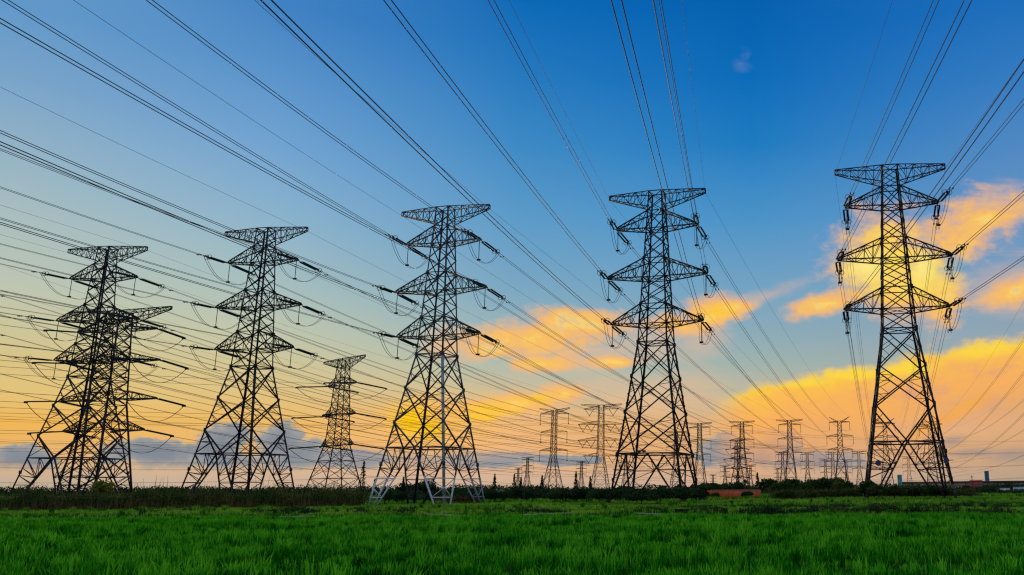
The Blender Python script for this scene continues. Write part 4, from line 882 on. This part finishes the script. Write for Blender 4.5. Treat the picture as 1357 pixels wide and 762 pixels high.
for i in range(1, 6):
    X, Y, yaw, Z, b0 = PY[i]; fx, fy = FAR[i]; yf = -R(13)
    for a_ in ('a1', 'a2', 'a3', 'e'):
        for s_ in (-1, 1):
            sd = 'left' if s_ < 0 else 'right'; tw = a_ != 'e'
            az, slo, c_ = INW.get((i, a_, s_), DIN[i]); az = R(az)
            if not tw: slo, c_ = slo * .8, c_ * .8
            p0 = ATT[(i, a_, s_, 'in')]; t_ = np.concatenate([np.linspace(0, 200, 81), np.linspace(210, 330, 13)])
            pth = [p0 + np.array([-math.sin(az) * q, -math.cos(az) * q, slo * q + c_ * 1e-3 * q * q]) for q in t_]
            conductor(pth, ('twin conductor' if tw else 'thin earth wire') + ' coming overhead from ' + AN[a_] + ' ' + sd + ' arm of ' + PN[i], 'overhead lines toward the viewer', tw, .036 if tw else .022)
            p0 = ATT[(i, a_, s_, 'out')]
            zf, lf = {'a1': (45.8 - 5.2, 7.8), 'a2': (36 - 5.2, 8.5), 'a3': (26.4 - 5.2, 8.2), 'e': (49.5, 9.2)}[a_]
            p1 = np.array([fx + math.cos(yf) * s_ * lf, fy + math.sin(yf) * s_ * lf, zf])
            conductor(sag(p0, p1, .16e-3 if tw else .12e-3), ('twin conductor' if tw else 'thin earth wire') + ' receding from ' + AN[a_] + ' ' + sd + ' arm of ' + PN[i], 'lines receding to the distant pylons', tw, .036 if tw else .022)
def far_xy(px, top, H): v = ray(px, top); D = (H - CH) / v[2] * math.hypot(v[0], v[1]); return at(px, D)[:2]
for (X, Y, yaw, far, nm_, Z) in ((-153.0, 184.0, -.08, far_xy(896, 572, 50), 'unseen pylon beyond the left edge', -.9), (68.5, 119.0, -.12, far_xy(1237, 562, 50), 'unseen pylon beyond the right edge', .6)):
    for a_ in ('a1', 'a2', 'a3', 'e'):
        for s_ in (-1, 1):
            p0 = np.array([X + s_ * HL[a_] * math.cos(yaw), Y + s_ * HL[a_] * math.sin(yaw), Z + HZ[a_] - .5]); q = s_ * 8.5
            p1 = np.array([far[0] + math.cos(R(13)) * q, far[1] - math.sin(R(13)) * q, {'a1': 41, 'a2': 31, 'a3': 21.5, 'e': 49.5}[a_]])
            conductor(sag(p0, p1, .16e-3), ('twin conductor' if a_ != 'e' else 'thin earth wire') + ' to the horizon, ' + AN[a_] + (' left' if s_ < 0 else ' right') + ' one from ' + nm_, 'lines receding to the distant pylons', a_ != 'e', .036 if a_ != 'e' else .022)
# crossing lines of the pylons beyond (they run from left to right across the picture)
def cross_line(x, y, z, yaw, arms, lab_p, tag_, Lr, spanL=420, spanR=420, c_=.15e-3, dstr=10.0, r=.034):
    """spans leave both ways, square to the cross-arms"""
    u = np.array([math.cos(yaw), math.sin(yaw), 0]); v = np.array([-math.sin(yaw), math.cos(yaw), 0])
    for (az_, l_, nm2) in arms:
        for s_ in (-1, 1):
            b = np.array([x, y, z + az_ - .12 * dstr]) + u * (s_ * l_)
            for sg_, L_, wd in ((-1, spanL, 'leftwards'), (1, spanR, 'rightwards')):
                p0 = b + v * (sg_ * dstr); p1 = b + v * (sg_ * L_)
                conductor(sag(p0, p1, c_, 50), 'twin conductor going ' + wd + ' from ' + nm2 + (' near' if s_ > 0 else ' far') + ' arm of ' + lab_p, 'crossing lines behind the big pylons', True, r, .3, False)
x, y = OTH['b'][:2]
cross_line(x, y, 0, -.22, TB, 'the four-armed pylon', 'b', 1, 330, 560, dstr=9.0)
x, y = OTH['c'][:2]
cross_line(x, y, 0, -.70, [(40.0, 10.0, 'upper'), (28.9, 11.0, 'middle'), (18.0, 11.0, 'lower')], 'the tilted-top medium pylon', 'c', 1, 330, 580, dstr=13.0)
x, y = OTH['d1']
cross_line(x, y, 0, -1.0, [(41.4, 9.3, 'upper'), (30.3, 8.6, 'middle'), (19.2, 9.0, 'lower')], 'the plain suspension pylon', 'd', 1, 430, 580, dstr=0.2, r=.042)
x, y = OTH['d2']
cross_line(x, y, 0, -1.1, [(52.4, 9, 'top'), (41.6, 13, 'second'), (30.6, 13, 'third'), (20, 9, 'lowest')], 'the V-string pylon', 'd', 1, 600, 560, dstr=0.2, r=.045)
